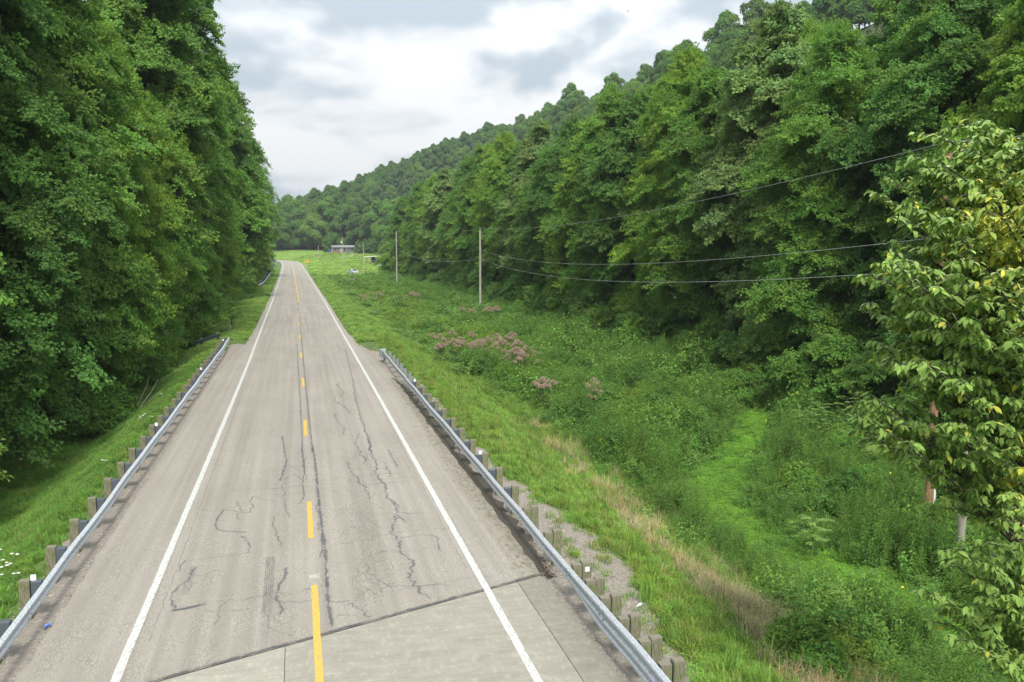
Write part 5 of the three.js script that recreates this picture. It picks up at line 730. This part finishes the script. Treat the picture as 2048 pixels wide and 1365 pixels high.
{ // fallen dead branch on the bank
  const a = hit(250, 842), o = thing('fallen_branch', 'bare dead branch lying on the grass bank under the trees', 'branch', [a.x, a.y + 0.05, -a.D]), to = (px, py, up) => { const q = hit(px, py + 6); return V(q.x - a.x, q.y + up - a.y - 0.05, -q.D + a.D); }, m = mat([0.3, 0.26, 0.2], 1);
  const A = V(0, 0, 0), f = to(285, 820, 0.25), t1 = to(326, 792, 0.55), t2 = to(318, 775, 0.75), t3 = to(300, 768, 0.9);
  part('limb', tube([A, f, t1], [0.055, 0.04, 0.012], 6), m, o); part('limb', tube([f.clone().multiplyScalar(0.6), f.clone().lerp(t2, 0.5), t2], [0.035, 0.025, 0.01], 5), m, o); part('limb', tube([f.clone().multiplyScalar(0.4), f.clone().lerp(t3, 0.6), t3], [0.03, 0.02, 0.008], 5), m, o);
}
{ // litter
  const q = gnd(94, 1257), o = thing('crushed_can', 'crushed blue and white drink can on the gravel shoulder', 'can', [q[0], 0.02, -q[1]]); const g = new THREE.CylinderGeometry(0.034, 0.034, 0.125, 18, 8), P = g.attributes.position; for (let i = 0; i < P.count; i++) { const y = P.getY(i), n = noise2(y * 22, Math.atan2(P.getX(i), P.getZ(i)) * 1.5), k = 1 - 0.4 * Math.abs(n); P.setX(i, P.getX(i) * k * 1.1); P.setZ(i, P.getZ(i) * (1 - 0.5 * Math.abs(noise2(y * 15, 3)))); } g.rotateZ(Math.PI / 2); g.rotateY(0.9); g.translate(0, 0.03, 0); g.computeVertexNormals();
  part('body', g, mat([1, 1, 1], 0.35, { metalness: 0.3, map: tex(64, 32, (x, y) => (noise2(x * 0.14, y * 0.2) > 0.32 ? [225, 230, 240] : [30, 84, 190])) }), o); part('lid', new THREE.CylinderGeometry(0.027, 0.024, 0.012, 14).rotateZ(Math.PI / 2).rotateY(0.9).translate(0.042, 0.03, -0.052), mat([0.6, 0.62, 0.65], 0.3, { metalness: 0.8 }), o);
  const b = hit(1283, 1213), o2 = thing('plastic_bottle', 'clear plastic bottle lying in the mown verge', 'bottle', [b.x, b.y + 0.05, -b.D]); o2.rotation.y = 0.7; const bg = new THREE.LatheGeometry([[0.001, 0], [0.032, 0.005], [0.034, 0.13], [0.014, 0.18], [0.013, 0.21]].map(([x, y]) => new THREE.Vector2(x, y)), 12); bg.rotateZ(1.5); part('body', bg, mat([0.6, 0.66, 0.66], 0.25), o2); part('cap', new THREE.CylinderGeometry(0.015, 0.015, 0.02, 10).rotateZ(1.5).translate(-0.215, 0.012, 0), mat([0.7, 0.72, 0.75], 0.5), o2);
}
{ // stones and dead leaves on the shoulders
  const r = rng(71), st = [], lv = [], stone = new THREE.IcosahedronGeometry(1, 0), dl = geoFrom([-0.5, 0, 0, 0, 0.1, -0.4, 0.6, 0, 0, -0.5, 0, 0, 0.6, 0, 0, 0, 0.12, 0.4], null);
  for (let i = 0; i < 16000; i++) { const left = r() < 0.4, D = 12 + 50 * Math.pow(r(), 1.5), x = left ? edgeL(D) - 0.02 - r() * 0.95 : edgeR(D) + 0.02 + r() * (D < 25 ? 2.0 : 1.1), y = Math.max(ground(x, D), Math.abs(x) < 6 ? -0.045 : -9) + 0.012, v = 0.5 + r() * 0.9; if (!seen(x, D) || (D < 17.4 && x > 0 && x < 5.2)) continue; const s = 0.007 + 0.016 * r() * r(); (r() < 0.62 ? st : lv).push({ p: V(x, y, -D), q: upq(r, 1.2), s: V(s * 1.5, s, s * 1.2), c: [v, v * 0.96, v * 0.9] }); }
  for (let i = 0; i < 7000; i++) { const D = 17 + 28 * Math.pow(r(), 1.2), x = edgeR(D) + 0.02 + Math.abs(r() + r() - 1) * 0.5, v = 0.4 + 0.6 * r(); if (!seen(x, D)) continue; lv.push({ p: V(x, -0.01, -D), q: upq(r, 1), s: 0.02 + 0.03 * r(), c: [v * 0.6, v * 0.6, v * 0.6] }); }
  stuff('gravel_stones', 'loose stones on the shoulders under the guardrails', 'gravel', stone, mat([0.4, 0.36, 0.31], 1), st);
  stuff('leaf_litter', 'brown dead leaves and silt along the pavement edges', 'leaf litter', dl, mat([0.16, 0.115, 0.07], 1, { side: THREE.DoubleSide }), lv.map((e) => ({ ...e, s: typeof e.s === 'number' ? e.s : 0.02 + r() * 0.03 })));
}
console.log('all done');
scene.traverse((o) => { if (o.isMesh) { o.castShadow = true; o.receiveShadow = true; } });
renderer.render(scene, camera);
